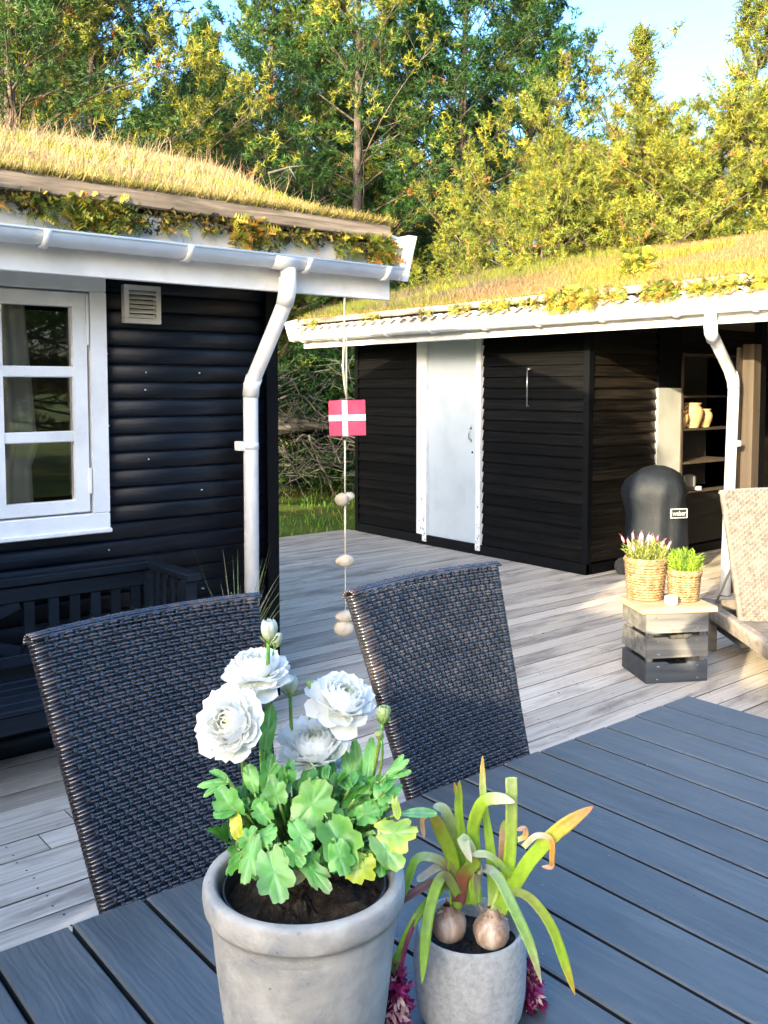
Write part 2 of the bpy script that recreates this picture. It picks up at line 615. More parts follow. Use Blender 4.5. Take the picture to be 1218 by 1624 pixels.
y = 2.28 - PIT * 36
while y < 8.0:
    if y < 3.85:
        xs = [-1.5, 12.6]
    elif y < 4.8:
        xs = [2.4, 12.6]
    else:
        xs = [2.4, 6.14]
    if y < -.6:
        xs = [3.0, 8.5]
    a = xs[0]
    while a < xs[1] - .1:
        b = a + random.choice([3.6, 4.2, 4.8, 3.0])
        if a == xs[0]:
            b = a + random.uniform(1.5, 4.6)
        if b > xs[1] - 1:
            b = xs[1]
        deck_board(a, b, y)
        a = b
    y += PIT

sc_ = MB()
rg = random.Random(14)
k = 0
y = 2.28 - PIT * 14
while y < 8.0:
    x = .35
    while x < (6.1 if y > 4.8 else 9.0):
        if not (y > 3.8 and x < 2.6):
            for dy in (.026, .097):
                cx_, cy_ = x + rg.uniform(-.008, .008), y + dy + rg.uniform(-.004, .004)
                sc_.add([(cx_ + .0042 * math.cos(j * 1.047), cy_ + .0042 * math.sin(j * 1.047), .0022) for j in range(6)], [(0, 1, 2, 3, 4, 5)])
        x += .58
    y += PIT
part('screw', sc_, M['table_edge'], deck, kind='stuff')

lt = MB()
rg = random.Random(99)
for i in range(1100):
    x, y = rg.uniform(.3, 8.5), rg.uniform(1.4, 8.0)
    if (y > 4.8 and x > 6.1) or (y > 3.85 and x < 2.5):
        continue
    a_ = rg.uniform(0, 3.14)
    L, W_ = (rg.uniform(.008, .022), .0010) if rg.random() < .8 else (rg.uniform(.004, .009), rg.uniform(.003, .006))
    kk = rg.uniform(.5, 1.4)
    lt.col = (.16 * kk, .10 * kk, .05 * kk)
    d_ = Vector((math.cos(a_), math.sin(a_), 0))
    s_ = Vector((-d_.y, d_.x, .3))
    p = Vector((x, y, .004))
    lt.add([p - d_ * L - s_ * W_, p + d_ * L - s_ * W_, p + d_ * L + s_ * W_, p - d_ * L + s_ * W_], [(0, 1, 2, 3)])
for i in range(70):
    x, y = rg.uniform(.3, 2.1), rg.uniform(.5, 1.3)
    p = Vector((x, y, .7312))
    a_ = rg.uniform(0, 3.14)
    L = rg.uniform(.001, .003)
    d_ = Vector((math.cos(a_), math.sin(a_), 0))
    s_ = Vector((-d_.y, d_.x, .2))
    lt.col = (.45, .40, .32) if rg.random() < .5 else (.05, .04, .03)
    lt.add([p - d_ * L, p - s_ * L * .5, p + d_ * L, p + s_ * L * .6], [(0, 1, 2, 3)])
setp(part('litter', lt, colattr('litter_bits', .8, 0, .2)), 'scattered dry needles and crumbs on the deck and table', 'litter', None, 'stuff')

# ------------------------------------------------------------------ left house
WY = 3.913      # wall plane
house = thing('timber_house', 'black timber hut with white window and turf roof, on the left', 'house', (-.2, WY, 0))
wallL = MB()
wallL.box((-3, WY + .02, -.1), (.26, WY + .1, 2.12))
wallL.box((1.56, WY + .02, -.1), (2.47, WY + .1, 2.12))
wallL.box((.26, WY + .02, -.1), (1.56, WY + .1, .96))
wallL.box((2.40, WY + .1, -.1), (2.49, 6.8, 2.2))
wallL.box((-3, 6.7, -.1), (2.40, 6.8, 2.2))
wallL.add([(2.485, WY + .02, 2.1), (2.485, 6.8, 2.1), (2.485, 5.3, 2.75), (2.40, WY + .02, 2.1), (2.40, 6.8, 2.1), (2.40, 5.3, 2.75)],
          [(0, 1, 2), (5, 4, 3), (0, 2, 5, 3), (2, 1, 4, 5)])
wl = part('wall', wallL, M['black_plain'], house)
BH = .0785


def log_profile(h, d=.010):
    pr = [(0.02, 0)]
    for k in range(7):
        t = k / 6
        pr.append((-d * math.sin(math.pi * (.06 + .9 * t)) ** .7, h * (.02 + .96 * t)))
    pr.append((0.02, h))
    return pr


def log_board(x0, x1, z):
    mb = MB()
    mb.prism(log_profile(BH), 0, x1 - x0, 'YZ')
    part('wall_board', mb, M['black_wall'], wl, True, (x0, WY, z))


k = 0
z = .012
while z < 2.1:
    if z + BH > .955:
        log_board(1.56, 2.455, z)
        log_board(-.6, .26, z)
    else:
        log_board(-.6, 2.455, z)
    z += BH
rg = random.Random(8)
for i in range(12):
    nx, nz = ony(rg.choice([232, 318, 318, 170]) + rg.uniform(-3, 3), 700, WY).x, .012 + BH * (rg.randrange(7, 22) + .55)
    part('nail', MB().tube([(nx, WY - .016, nz), (nx, WY - .010, nz)], .0035, 6), M['seam'], wl)
cb = MB().bbox((2.44, WY - .028, -.1), (2.505, WY + .03, 2.12), .004)
part('corner_board', cb, M['black_plain'], wl)

# window
wn = MB()
wy0, wy1 = WY - .045, WY + .03
gx0, gx1 = .20, 1.62
wn.bbox((gx0, wy0, .935), (gx1, wy1, 1.012), .004)
wn.bbox((gx0, wy0, 1.965), (gx1, wy1, 2.07), .004)
wn.bbox((gx0, wy0 - .001, 1.012), (gx0 + .08, wy1, 1.965), .004)
wn.bbox((1.548, wy0 - .001, 1.012), (gx1, wy1, 1.965), .004)
win = part('window', wn, M['white'], house)


def sash(x0, x1, z0, z1, parent):
    s = MB()
    st = .060
    y0, y1 = WY - .035, WY + .012
    s.bbox((x0, y0, z0), (x0 + st, y1, z1), .004)
    s.bbox((x1 - st, y0, z0), (x1, y1, z1), .004)
    s.bbox((x0 + st, y0 + .001, z0), (x1 - st, y1, z0 + .055), .004)
    s.bbox((x0 + st, y0 + .001, z1 - .062), (x1 - st, y1, z1), .004)
    gz0, gz1 = z0 + .055, z1 - .062
    hh = (gz1 - gz0)
    for t in (1 / 3, 2 / 3):
        zc = gz0 + hh * t
        s.bbox((x0 + st, y0 + .004, zc - .023), (x1 - st, y1, zc + .023), .004)
    part('sash', s, M['white'], parent)
    for i in range(3):
        za, zb = gz0 + hh * i / 3 + .02, gz0 + hh * (i + 1) / 3 - .02
        part('pane', MB().box((x0 + st - .005, WY - .010, za), (x1 - st + .005, WY - .004, zb)), M['glass'], parent)
    for za, zb in ((z1 - .22, z1 - .005), (z0 + .08, z0 + .19)):
        part('hinge', MB().box((x1 - .004, y0 - .010, za), (x1 + .007, y0 + .002, zb)), M['white'], parent)


sash(1.125, 1.535, 1.02, 1.958, win)
sash(.705, 1.115, 1.02, 1.958, win)
sash(.285, .695, 1.02, 1.958, win)
part('sill', MB().bbox((gx0 - .01, wy0 - .012, .925), (gx1 + .004, wy1, .945), .004), M['white'], win)
rm = MB()
rm.box((.1, 5.9, .3), (2.2, 5.95, 2.1))
rm.box((.0, WY + .1, .25), (2.3, 5.9, .3))
part('room', rm, M['dark_interior'], house)

cur = thing('curtain', 'gathered grey curtain hanging behind the white window', 'curtain', (1.2, WY + .12, 1.0))
cm = MB()
rows, cols_ = 12, 26
vs = []
for i in range(rows + 1):
    t = i / rows
    zc = 2.0 - t * 1.05
    wdt = .17 + .06 * t * (1 if t < .7 else .4)
    for j in range(cols_ + 1):
        u = j / cols_
        vs.append((1.10 + wdt * u * 1.35, WY + .13 + .022 * math.sin(u * 19 + t * .8) + .015 * math.sin(u * 7 + t * 2), zc))
fs = [(i * (cols_ + 1) + j, i * (cols_ + 1) + j + 1, (i + 1) * (cols_ + 1) + j + 1, (i + 1) * (cols_ + 1) + j) for i in range(rows) for j in range(cols_)]
cm.add(vs, fs)
part('cloth', cm, M['cloth_curtain'], cur, True)

# vent
vx0, vx1, vz0, vz1 = 1.705, 1.878, 1.84, 2.008
v = MB()
vy0, vy1 = WY - .042, WY - .01
v.bbox((vx0, vy0, vz0), (vx1, vy1, vz0 + .022), .002)
v.bbox((vx0, vy0, vz1 - .022), (vx1, vy1, vz1), .002)
v.bbox((vx0, vy0, vz0 + .022), (vx0 + .022, vy1, vz1 - .022), .002)
v.bbox((vx1 - .022, vy0, vz0 + .022), (vx1, vy1, vz1 - .022), .002)
vent = part('vent', v, M['cream'], house)
for i in range(6):
    zc = vz0 + .026 + i * .0205
    s = MB().beam((vx0 + .022, vy0 + .012, zc + .007), (vx1 - .022, vy0 + .012, zc + .007), .024, .003, Vector((0, -.75, 1)).normalized())
    part('louver', s, M['cream'], vent)
part('backing', MB().box((vx0 + .01, WY - .012, vz0 + .01), (vx1 - .01, WY - .006, vz1 - .01)), M['dark_interior'], vent)

# roof of the left house
SL = .364
EY, EX = 3.58, 2.985


def roof_z(y):
    return 2.30 + SL * (y - EY) if y < 5.2 else 2.30 + SL * (5.2 - EY) - SL * (y - 5.2)


rf = MB()
RY = 5.5
pr = [(EY + .03, 2.17), (EY + .03, 2.29), (RY, 2.29 + SL * (RY - EY - .03)), (7.4, 2.29), (7.4, 2.17), (RY, 2.17 + SL * (RY - EY - .03))]
rf.prism(pr, -4.0, EX, 'YZ')
roof = part('roof', rf, M['soil_roof'], house)
part('fascia', MB().bbox((-4, EY - .012, 1.99), (2.96, EY + .014, 2.135), .003), M['white'], roof)
part('sheet_edge', MB().bbox((-4, EY + .004, 2.14), (2.965, EY + .028, 2.262), .003), M['cream'], roof)
part('soffit', MB().box((-4, EY + .03, 2.075), (2.96, WY + .03, 2.095)), M['cream'], roof)
x = -4
while x < 2.9:
    x2 = min(x + 3.6, 2.95)
    b = MB().bbox((0, EY - .04, 2.280), (x2 - x - .006, EY + .012, 2.355), .006)
    part('edge_plank', b, M['grey_wood'], roof, False, (x, 0, random.uniform(-.004, .004)))
    x = x2
bgm = MB()
zc = lambda yy: 2.0 + SL * (yy - EY)
bgm.add([(xx, yy, zz) for xx in (EX + .012, EX + .062) for yy, zz in ((3.53, 2.085), (3.46, 2.30), (3.56, 2.30), (5.5, 2.225 + SL * 1.97), (5.5, 2.085 + SL * 1.97))],
        [(0, 1, 2, 3, 4), (9, 8, 7, 6, 5), (0, 5, 6, 1), (1, 6, 7, 2), (2, 7, 8, 3), (3, 8, 9, 4), (4, 9, 5, 0)])
part('bargeboard', bgm, M['white'], roof)
part('soil_edge', MB().bbox((-4, EY + .03, 2.255), (2.96, EY + .06, 2.31), .002), M['soil'], roof)


def gutter(axis, c0, c1, fixed, zt, r, brackets, parent, face):
    """half-round gutter; face = sign of outward direction"""
    def mk(r1, r2, a0, a1, nseg=14, lip=False):
        pr_ = []
        for i in range(nseg + 1):
            a = math.pi + math.pi * i / nseg
            pr_.append((fixed + r1 * math.cos(a), zt + r1 * math.sin(a)))
        if lip:
            pr_.append((fixed + r1, zt + .004))
            pr_.append((fixed + r2, zt + .004))
        for i in range(nseg, -1, -1):
            a = math.pi + math.pi * i / nseg
            pr_.append((fixed + r2 * math.cos(a), zt + r2 * math.sin(a)))
        m_ = MB()
        m_.prism(pr_, a0, a1, 'YZ' if axis == 'X' else 'XZ')
        return m_
    go = part('gutter', mk(r, r - .003, c0, c1), M['pvc'], parent, True)
    for bz in brackets:
        part('bracket', mk(r + .011, r + .001, bz - .013, bz + .013), M['pvc'], go, True)
    lipc = fixed + face * r
    if axis == 'X':
        part('bead', MB().tube([(c0, lipc, zt), (c1, lipc, zt)], .006, 8), M['pvc'], go, True)
    else:
        part('bead', MB().tube([(lipc, c0, zt), (lipc, c1, zt)], .006, 8), M['pvc'], go, True)
    # end cap
    cap = MB()
    e = c1 if axis == 'X' else c1
    pts = [(fixed + (r + .002) * math.cos(math.pi + math.pi * i / 14), zt + (r + .002) * math.sin(math.pi + math.pi * i / 14)) for i in range(15)]
    cap.prism(pts, e, e + .006, 'YZ' if axis == 'X' else 'XZ')
    part('end_cap', cap, M['pvc'], go)
    return go


gut = gutter('X', -4, 2.955, 3.50, 2.135, .052, [.03, .63, 1.225, 1.81, 2.40, 2.86], roof, -1)
part('joint_sleeve', MB().prism([(3.50 + .056 * math.cos(math.pi + math.pi * i / 12), 2.135 + .056 * math.sin(math.pi + math.pi * i / 12)) for i in range(13)], 2.22, 2.345, 'YZ'), M['pvc'], gut, True)


def pipe(pts, r, parent, name='downpipe'):
    return part(name, MB().tube(pts, r, 16), M['pvc'], parent, True)


px = 2.325
pp = [(2.315, 3.50, 2.09), (2.315, 3.50, 2.02), (2.315, 3.505, 1.985), (2.318, 3.53, 1.94), (2.32, 3.81, 1.60), (2.32, 3.835, 1.56), (2.32, 3.84, 1.52), (2.315, 3.84, 0.12)]
dp = pipe(pp, .036, house)
part('pipe_collar', MB().tube([(2.315, 3.505, 2.05), (2.318, 3.51, 1.99), (2.318, 3.535, 1.93)], .040, 16), M['pvc'], dp, True)
part('pipe_collar', MB().tube([(2.32, 3.806, 1.605), (2.32, 3.832, 1.565), (2.32, 3.84, 1.515)], .040, 16), M['pvc'], dp, True)
part('pipe_clip', MB().tube([(2.317, 3.84, 1.262), (2.317, 3.84, 1.292)], .040, 16), M['pvc'], dp, True)
part('pipe_clip', MB().bbox((2.255, 3.835, 1.255), (2.282, 3.885, 1.30), .002), M['pvc'], dp)


def turf(name, parent, x0, x1, y0, y1, zf, n, lmin, lmax, wmin, wmax, cfun, rng, lean=(0, 0), dens=None):
    X = rng.uniform(x0, x1, n)
    Y = rng.uniform(y0, y1, n)
    if dens is not None:
        keep = rng.random(n) < dens(X, Y)
        X, Y = X[keep], Y[keep]
    n = len(X)
    P = np.stack([X, Y, zf(X, Y) - .005], 1)
    D = np.stack([rng.normal(lean[0], .38, n), rng.normal(lean[1], .38, n), np.ones(n)], 1)
    C, Lf = cfun(X, Y, rng)
    L = rng.uniform(lmin, lmax, n) * Lf
    V, F, CC = blades(P, D, L, rng.uniform(wmin, wmax, n), C, rng, .35)
    o = link(name, np_mesh(name, V, F, M['straw'], CC), parent)
    o['kind'] = 'stuff'
    return o


def vnoise(X, Y, s, seed):
    r = np.random.default_rng(seed)
    out = 0
    for k in range(6):
        a, b, c = r.normal(0, s, 3)
        out = out + np.sin(X * a + Y * b + c * 3)
    return out / 3


def zl(X, Y):
    return 2.30 + SL * (np.minimum(Y, 11.0 - Y) - EY)


def straw_col(X, Y, rng):
    n = len(X)
    p = vnoise(X, Y, 4, 5) + rng.normal(0, .35, n) + .25 + .25 * (X > 1.6)
    base = np.where(p[:, None] > .45, [[.30, .32, .035]], [[.42, .34, .15]])
    base = np.where((p < -.8)[:, None], [[.42, .26, .16]], base)
    return base * rng.uniform(.65, 1.2, (n, 1)), np.where(p > .45, .55, 1.0)


rng = np.random.default_rng(11)
turf('turf', roof, -.6, 2.98, EY - .01, 5.7, zl, 70000, .02, .085, .003, .007, straw_col, rng)


def tall_col(X, Y, rng):
    n = len(X)
    return np.array([[.40, .28, .18]]) * rng.uniform(.7, 1.2, (n, 1)), np.ones(n)


turf('tall_grass', roof, -.6, 2.75, 3.9, 5.6, zl, 2400, .13, .24, .003, .005, tall_col, rng, (.25, -.1), lambda X, Y: np.clip(vnoise(X, Y, 3, 9) * .5 + .5, .1, 1))


def low_col(X, Y, rng):
    n = len(X)
    return np.where(rng.random((n, 1)) < .7, [[.27, .28, .03]], [[.14, .18, .026]]) * rng.uniform(.7, 1.25, (n, 1)), np.ones(n)


turf('sedum', roof, -.6, 2.95, EY - .02, 4.6, zl, 26000, .02, .06, .005, .010, low_col, rng, (0, 0), lambda X, Y: (vnoise(X, Y, 5, 21) > -.15) * 1.0)


def hang_col(X, Y, rng):
    n = len(X)
    return np.where(rng.random((n, 1)) < .5, [[.42, .30, .13]], [[.30, .28, .05]]) * rng.uniform(.6, 1.2, (n, 1)), np.ones(n)


turf('overhang_grass', roof, -.6, 2.98, EY - .04, EY + .02, lambda X, Y: X * 0 + 2.353, 6500, .02, .075, .003, .006, hang_col, rng, (0, -.7))


# ferns tucked under the edge planks
def fern_clump(center, out, w, h, n, label, grp, seed, warm=.3, name='fern_clump'):
    """out = outward unit vec (horizontal), fronds droop outwards"""
    rg = random.Random(seed)
    t = thing(name, label, 'fern', center, grp)
    mb = MB()
    side = Vector((0, 0, 1)).cross(out)
    c = Vector(center)
    for i in range(n):
        p = c + side * rg.uniform(-w / 2, w / 2) + Vector((0, 0, rg.uniform(-.25, .45) * h)) + out * rg.uniform(0, .02)
        d = (out * rg.uniform(.3, 1) + side * rg.uniform(-.9, .9) + Vector((0, 0, rg.uniform(-1.0, .9)))).normalized()
        L = rg.uniform(.4, 1) * h * .55
        col = (.40, .34, .045) if rg.random() < .5 else (.18, .23, .03)
        if rg.random() < warm:
            col = (.50, .26, .05)
        if rg.random() < .15:
            col = (.07, .10, .02)
        k_ = rg.uniform(.7, 1.2)
        mb.col = tuple(x * k_ for x in col)
        sd = d.cross(Vector((rg.uniform(-1, 1), rg.uniform(-1, 1), rg.uniform(-1, 1)))).normalized()
        nl = 6
        for q in range(nl):
            s0 = (q + .6) / nl
            b0 = p + d * L * s0 + Vector((0, 0, -.35 * L * s0 * s0))
            ll = L * .42 * (1 - s0 * .7)
            for sg in (-1, 1):
                tip = b0 + sd * sg * ll + d * ll * .5
                wv = d * L / nl * .42
                mb.add([b0 - wv, b0 + wv, tip], [(0, 1, 2)])
        tip = p + d * L * 1.1 + Vector((0, 0, -.35 * L))
        mb.add([p - sd * .002, p + sd * .002, tip], [(0, 1, 2)])
    part('fronds', mb, M['moss'], t)
    return t


ordn = ['first', 'second', 'third', 'fourth', 'fifth', 'sixth', 'seventh', 'eighth', 'ninth', 'tenth', 'eleventh']
OUTL = Vector((0, -1, 0))
lf = [(1.14, .16, .10, 26), (1.30, .20, .13, 50), (1.45, .20, .17, 90), (1.60, .10, .10, 30), (1.79, .12, .09, 34), (1.95, .10, .07, 22), (2.14, .18, .16, 70), (2.26, .10, .09, 22), (2.44, .13, .10, 28), (2.68, .15, .12, 36), (2.88, .14, .17, 60)]
for i, (x, w_, h_, n_) in enumerate(lf):
    fern_clump((x, EY - .012, 2.232 - h_ * .12), OUTL, w_, h_, n_ * 2, ordn[i] + ' fern clump from the left under the near turf roof edge', 'ferns under the near roof edge', 100 + i, .30 if i in (4, 5, 6, 10) else .12)
mo = MB()
rg = random.Random(5)
for i in range(5200):
    x = rg.uniform(-.6, 2.95)
    p = Vector((x, EY - .012 + rg.uniform(-.03, .005), 2.262 + rg.uniform(-.05 - .03 * math.sin(x * 9) - .02 * math.sin(x * 23), .025)))
    s_ = rg.uniform(.006, .02)
    kk = rg.uniform(.4, 1.1)
    mo.col = tuple(a * kk for a in ((.05, .04, .02) if rg.random() < .55 else (.22, .18, .035)))
    mo.add([p + Vector((rg.uniform(-s_, s_), rg.uniform(-s_, s_), rg.uniform(-s_, s_))) for _ in range(3)], [(0, 1, 2)])
part('moss', mo, M['moss'], roof, kind='stuff')
tw = thing('dead_twig', 'bare pale twig lying across the near turf roof', 'twig', (2.3, 4.6, 2.66))
tm = MB()
b0 = ony(425, 275, 4.75)
b1 = ony(492, 262, 4.6)
tm.tube([b0, (b0 + b1) / 2 + Vector((0, 0, .012)), b1], [.008, .006, .002], 6)
tm.tube([(b0 + b1) / 2 + Vector((0, 0, .012)), ony(470, 285, 4.6)], [.005, .001], 5)
part('stem', tm, M['deadwood'], tw, True)

# ------------------------------------------------------------------ shed
SX, SY0, SY1 = 6.165, 4.85, 7.96
shed = thing('timber_shed', 'black timber shed with white door and turf roof, on the right', 'shed', (SX, SY0, 0))
core = MB()
core.box((SX + .03, SY0 + .03, -.1), (7.48, SY1, 2.14))
core.box((8.40, SY0 + .03, -.1), (11.6, SY1, 2.14))
core.box((7.48, SY0 + .30, -.1), (8.40, SY1, 2.14))
core.box((7.48, SY0 + .03, -.1), (8.40, SY0 + .30, .60))
core.box((7.48, SY0 + .03, 1.87), (8.40, SY0 + .30, 2.14))
sw = part('wall', core, M['black_plain'], shed)
BS = .0975


def lap(h, d0=.004, d1=.026):
    return [(.02, 0), (-d1, 0), (-d0, h), (.02, h)]


def board_y(y0, y1, z):
    mb = MB().prism([(p, q) for p, q in lap(BS)], 0, y1 - y0, 'XZ')
    part('wall_board', mb, M['shed_wall_y_shaded'], sw, False, (SX, y0, z))


def board_x(x0, x1, z, m='shed_wall_x_sunlit'):
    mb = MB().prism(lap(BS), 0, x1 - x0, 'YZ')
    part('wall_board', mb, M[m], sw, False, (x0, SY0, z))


z = .10
while z < 2.06:
    board_y(SY0 + .028, 6.05, z)
    board_y(6.97, SY1 - .02, z)
    board_x(SX + .028, 7.095, z)
    if z < .5:
        board_x(7.47, 9.4, z)
    elif z > 1.8:
        board_x(7.47, 9.4, z)
    else:
        board_x(8.43, 9.4, z)
    z += BS
part('corner_board', MB().bbox((SX - .03, SY0 - .03, -.02), (SX + .028, SY0 + .028, 2.12), .003), M['black_plain'], sw)
part('corner_board', MB().bbox((SX - .03, SY1 - .028, -.02), (SX + .028, SY1 + .028, 2.12), .003), M['black_plain'], sw)
bb = MB()
bb.bbox((SX - .045, SY0 - .03, 0), (SX + .0, SY1 - .03, .095), .004)
bb.bbox((SX + .03, SY0 - .04, 0), (9.4, SY0 + .0, .085), .004)
part('skirting_board', bb, M['black_plain'], sw)

# door
dr = MB()
dr.bbox((SX - .018, 6.115, .075), (SX + .012, 6.80, 2.0), .003)
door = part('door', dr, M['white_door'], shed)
fr_ = MB()
fr_.bbox((SX - .05, 6.80, .03), (SX + .02, 6.86, 2.04), .004)
fr_.bbox((SX - .032, 6.862, .02), (SX + .02, 6.965, 2.04), .004)
fr_.bbox((SX - .05, 6.05, .035), (SX + .02, 6.112, 2.04), .004)
fr_.bbox((SX - .049, 6.112, 2.003), (SX + .02, 6.80, 2.04), .002)
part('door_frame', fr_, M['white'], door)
ch_ = MB()
rg = random.Random(6)
for i in range(34):
    yy = rg.choice([rg.uniform(6.87, 6.95), rg.uniform(6.06, 6.10), rg.uniform(6.81, 6.855)])
    zz = .05 + rg.random() ** 2.4 * .42
    xf = SX - (.0335 if yy > 6.862 else .0515)
    s1, s2 = rg.uniform(.002, .009), rg.uniform(.003, .016)
    ch_.add([(xf, yy - s1, zz), (xf, yy - s1 * .2, zz - s2), (xf, yy + s1, zz - s2 * .2), (xf, yy + s1 * .4, zz + s2)], [(0, 1, 2, 3)])
part('paint_chip', ch_, M['post'], door, kind='stuff')
part('threshold', MB().bbox((SX - .055, 6.05, .0), (SX + .02, 6.96, .030), .003), M['black_plain'], door)
hd = MB()
hx = SX - .018
hd.tube([(hx, 6.20, 1.19), (hx - .032, 6.20, 1.175), (hx - .035, 6.20, 1.13), (hx - .032, 6.20, 1.085), (hx, 6.20, 1.07)], .006, 8)
hd.box((hx - .003, 6.19, 1.175), (hx, 6.21, 1.215))
hd.box((hx - .003, 6.19, 1.05), (hx, 6.21, 1.08))
part('handle', hd, M['metal'], door, True)
part('keyhole', MB().tube([(hx - .004, 6.185, .955), (hx + .002, 6.185, .955)], .011, 10), M['black_plain'], door)

rod = thing('wall_hook', 'slim pale metal rod fixed upright on the black shed wall right of the door', 'rod', (SX - .03, 5.48, 1.4))
rd = MB().tube([(SX - .045, 5.485, 1.735), (SX - .045, 5.485, 1.40)], .006, 8)
rd.tube([(SX - .01, 5.47, 1.725), (SX - .05, 5.47, 1.725)], .011, 8)
rd.tube([(SX - .01, 5.485, 1.40), (SX - .047, 5.485, 1.40)], .006, 8)
part('bar', rd, M['metal'], rod, True)

# panel and shelf niche
part('panel', MB().bbox((7.10, SY0 - .035, .30), (7.455, SY0 + .01, 1.56), .003), M['panel'], shed)
part('eave_shade_panel', MB().bbox((7.10, SY0 - .034, 1.563), (7.455, SY0 + .01, 2.1), .003), M['black_plain'], shed)  # upper plank painted black for the eave's shadow
sf = thing('wall_shelf', 'dark open shelf unit set into the shed wall holding clay jars', 'shelf', (7.9, SY0, .6))
s = MB()
s.bbox((7.457, SY0 - .045, .52), (7.485, SY0 + .28, 1.88), .002)
s.bbox((8.40, SY0 - .045, .52), (8.428, SY0 + .28, 1.88), .002)
s.bbox((7.485, SY0 - .044, 1.855), (8.40, SY0 + .28, 1.88), .002)
part('frame', s, M['soffit'], sf)
for zz in (.60, .875, 1.185, 1.49):
    part('shelf_board', MB().bbox((7.485, SY0 - .04, zz - .02), (8.40, SY0 + .28, zz), .002), M['post'] if zz < 1.0 else M['soffit'], sf)
part('back', MB().box((7.485, SY0 + .282, .56), (8.40, SY0 + .296, 1.86)), M['dark_interior'], sf)


def jar(x, y, z, r, h, label):
    t = thing('clay_jar', label, 'jar', (x, y, z), 'buff clay jars on the shed shelf')
    pr_ = [(0, 0), (.62, 0), (.66, .04), (.80, .25), (.98, .52), (1.0, .66), (.88, .80), (.70, .88), (.72, .92), (.84, .96), (.84, 1.0), (.74, 1.0), (.62, .93)]
    b_ = MB().lathe([(a * r, b * h) for a, b in pr_], (x, y, z), 24)
    part('body', b_, M['clay'], t, True)
    for sg in (-1, 1):
        part('lug', MB().tube([(x + sg * r * .8, y, z + h * .86), (x + sg * r * 1.12, y, z + h * .84), (x + sg * r * 1.02, y, z + h * .70)], .008, 8), M['clay'], t, True)
    part('hole', MB().tube([(x + .45 * r, y - r * .86, z + .30 * h), (x + .43 * r, y - r * .78, z + .30 * h)], .008, 8), M['black_plain'], t)
    return t


jar(7.60, SY0 + .06, 1.186, .075, .165, 'small buff clay jar half hidden by the shelf side, leftmost of three')
jar(7.785, SY0 + .06, 1.186, .105, .235, 'largest buff clay jar, in the middle of the shelf')
jar(7.99, SY0 + .06, 1.186, .082, .175, 'small buff clay jar at the right end of the three jars')
bx = thing('small_box', 'small black box with a pale clip on the lowest shelf behind the grill', 'box', (7.62, SY0, .6))
part('case', MB().bbox((7.55, SY0 - .03, .602), (7.72, SY0 + .08, .75), .004), M['rubber'], bx)
part('clip', MB().bbox((7.69, SY0 - .045, .64), (7.712, SY0 - .032, .735), .002), M['metal'], bx)
part('tag', MB().bbox((7.745, SY0 - .05, .60), (7.80, SY0 - .01, .637), .002), M['cream'], bx)

# roof of shed
SS = .25
RX = 5.70
roof2 = MB()
pr = [(RX + .03, 2.14), (RX + .03, 2.27), (9.0, 2.27 + SS * (9 - RX - .03)), (12.3, 2.27), (12.3, 2.14), (9.0, 2.14 + SS * (9 - RX - .03))]
roof2.prism(pr, .6, 8.42, 'XZ')
rf2 = part('roof', roof2, M['soil_roof'], shed)
part('soffit', MB().box((RX + .03, .6, 2.118), (12.2, 8.40, 2.136)), M['soffit'], rf2)
part('fascia', MB().bbox((RX - .012, .6, 1.985), (RX + .014, 8.30, 2.115), .003), M['white_aged'], rf2)
part('sheet_edge', MB().bbox((RX + .000, .6, 2.116), (RX + .026, 8.33, 2.20), .003), M['fibre'], rf2)
# corrugated sheet edge
co = MB()
vs, fs = [], []
ny = 560
for i in range(ny + 1):
    yy = .6 + (8.40 - .6) * i / ny
    o_ = .016 * math.sin(yy * 2 * math.pi / .146)
    for xx, dz in ((RX - .045, 0), (RX + .12, .03), (RX + .12, .022), (RX - .045, -.009)):
        vs.append((xx, yy, 2.205 + o_ + dz))
for i in range(ny):
    for k in range(4):
        k2 = (k + 1) % 4
        fs.append((i * 4 + k, i * 4 + k2, i * 4 + 4 + k2, i * 4 + 4 + k))
co.add(vs, fs)
part('corrugated_sheet', co, M['fibre'], rf2)
y = .6
while y < 8.3:
    y2 = min(y + 3.1, 8.36)
    part('edge_plank', MB().bbox((RX - .03, 0, 2.245), (RX + .02, y2 - y - .006, 2.30), .005), M['grey_wood_y'], rf2, False, (0, y, 0))
    y = y2
part('soil_edge', MB().bbox((RX + .022, .6, 2.17), (RX + .05, 8.36, 2.29), .002), M['soil'], rf2)
b2 = MB()
b2.add([(xx, yy, zz) for yy in (8.43, 8.48) for xx, zz in ((5.62, 2.07), (5.55, 2.27), (9.0, 2.27 + SS * 3.45), (9.0, 2.07 + SS * 3.4))],
       [(3, 2, 1, 0), (4, 5, 6, 7), (1, 5, 4, 0), (2, 6, 5, 1), (3, 7, 6, 2), (0, 4, 7, 3)])
part('bargeboard', b2, M['white'], rf2)
gut2 = gutter('Y', .6, 8.36, 5.615, 2.105, .052, [8.2, 7.59, 6.79, 6.16, 5.51, 4.92, 4.30, 3.68, 3.10, 2.5], rf2, -1)

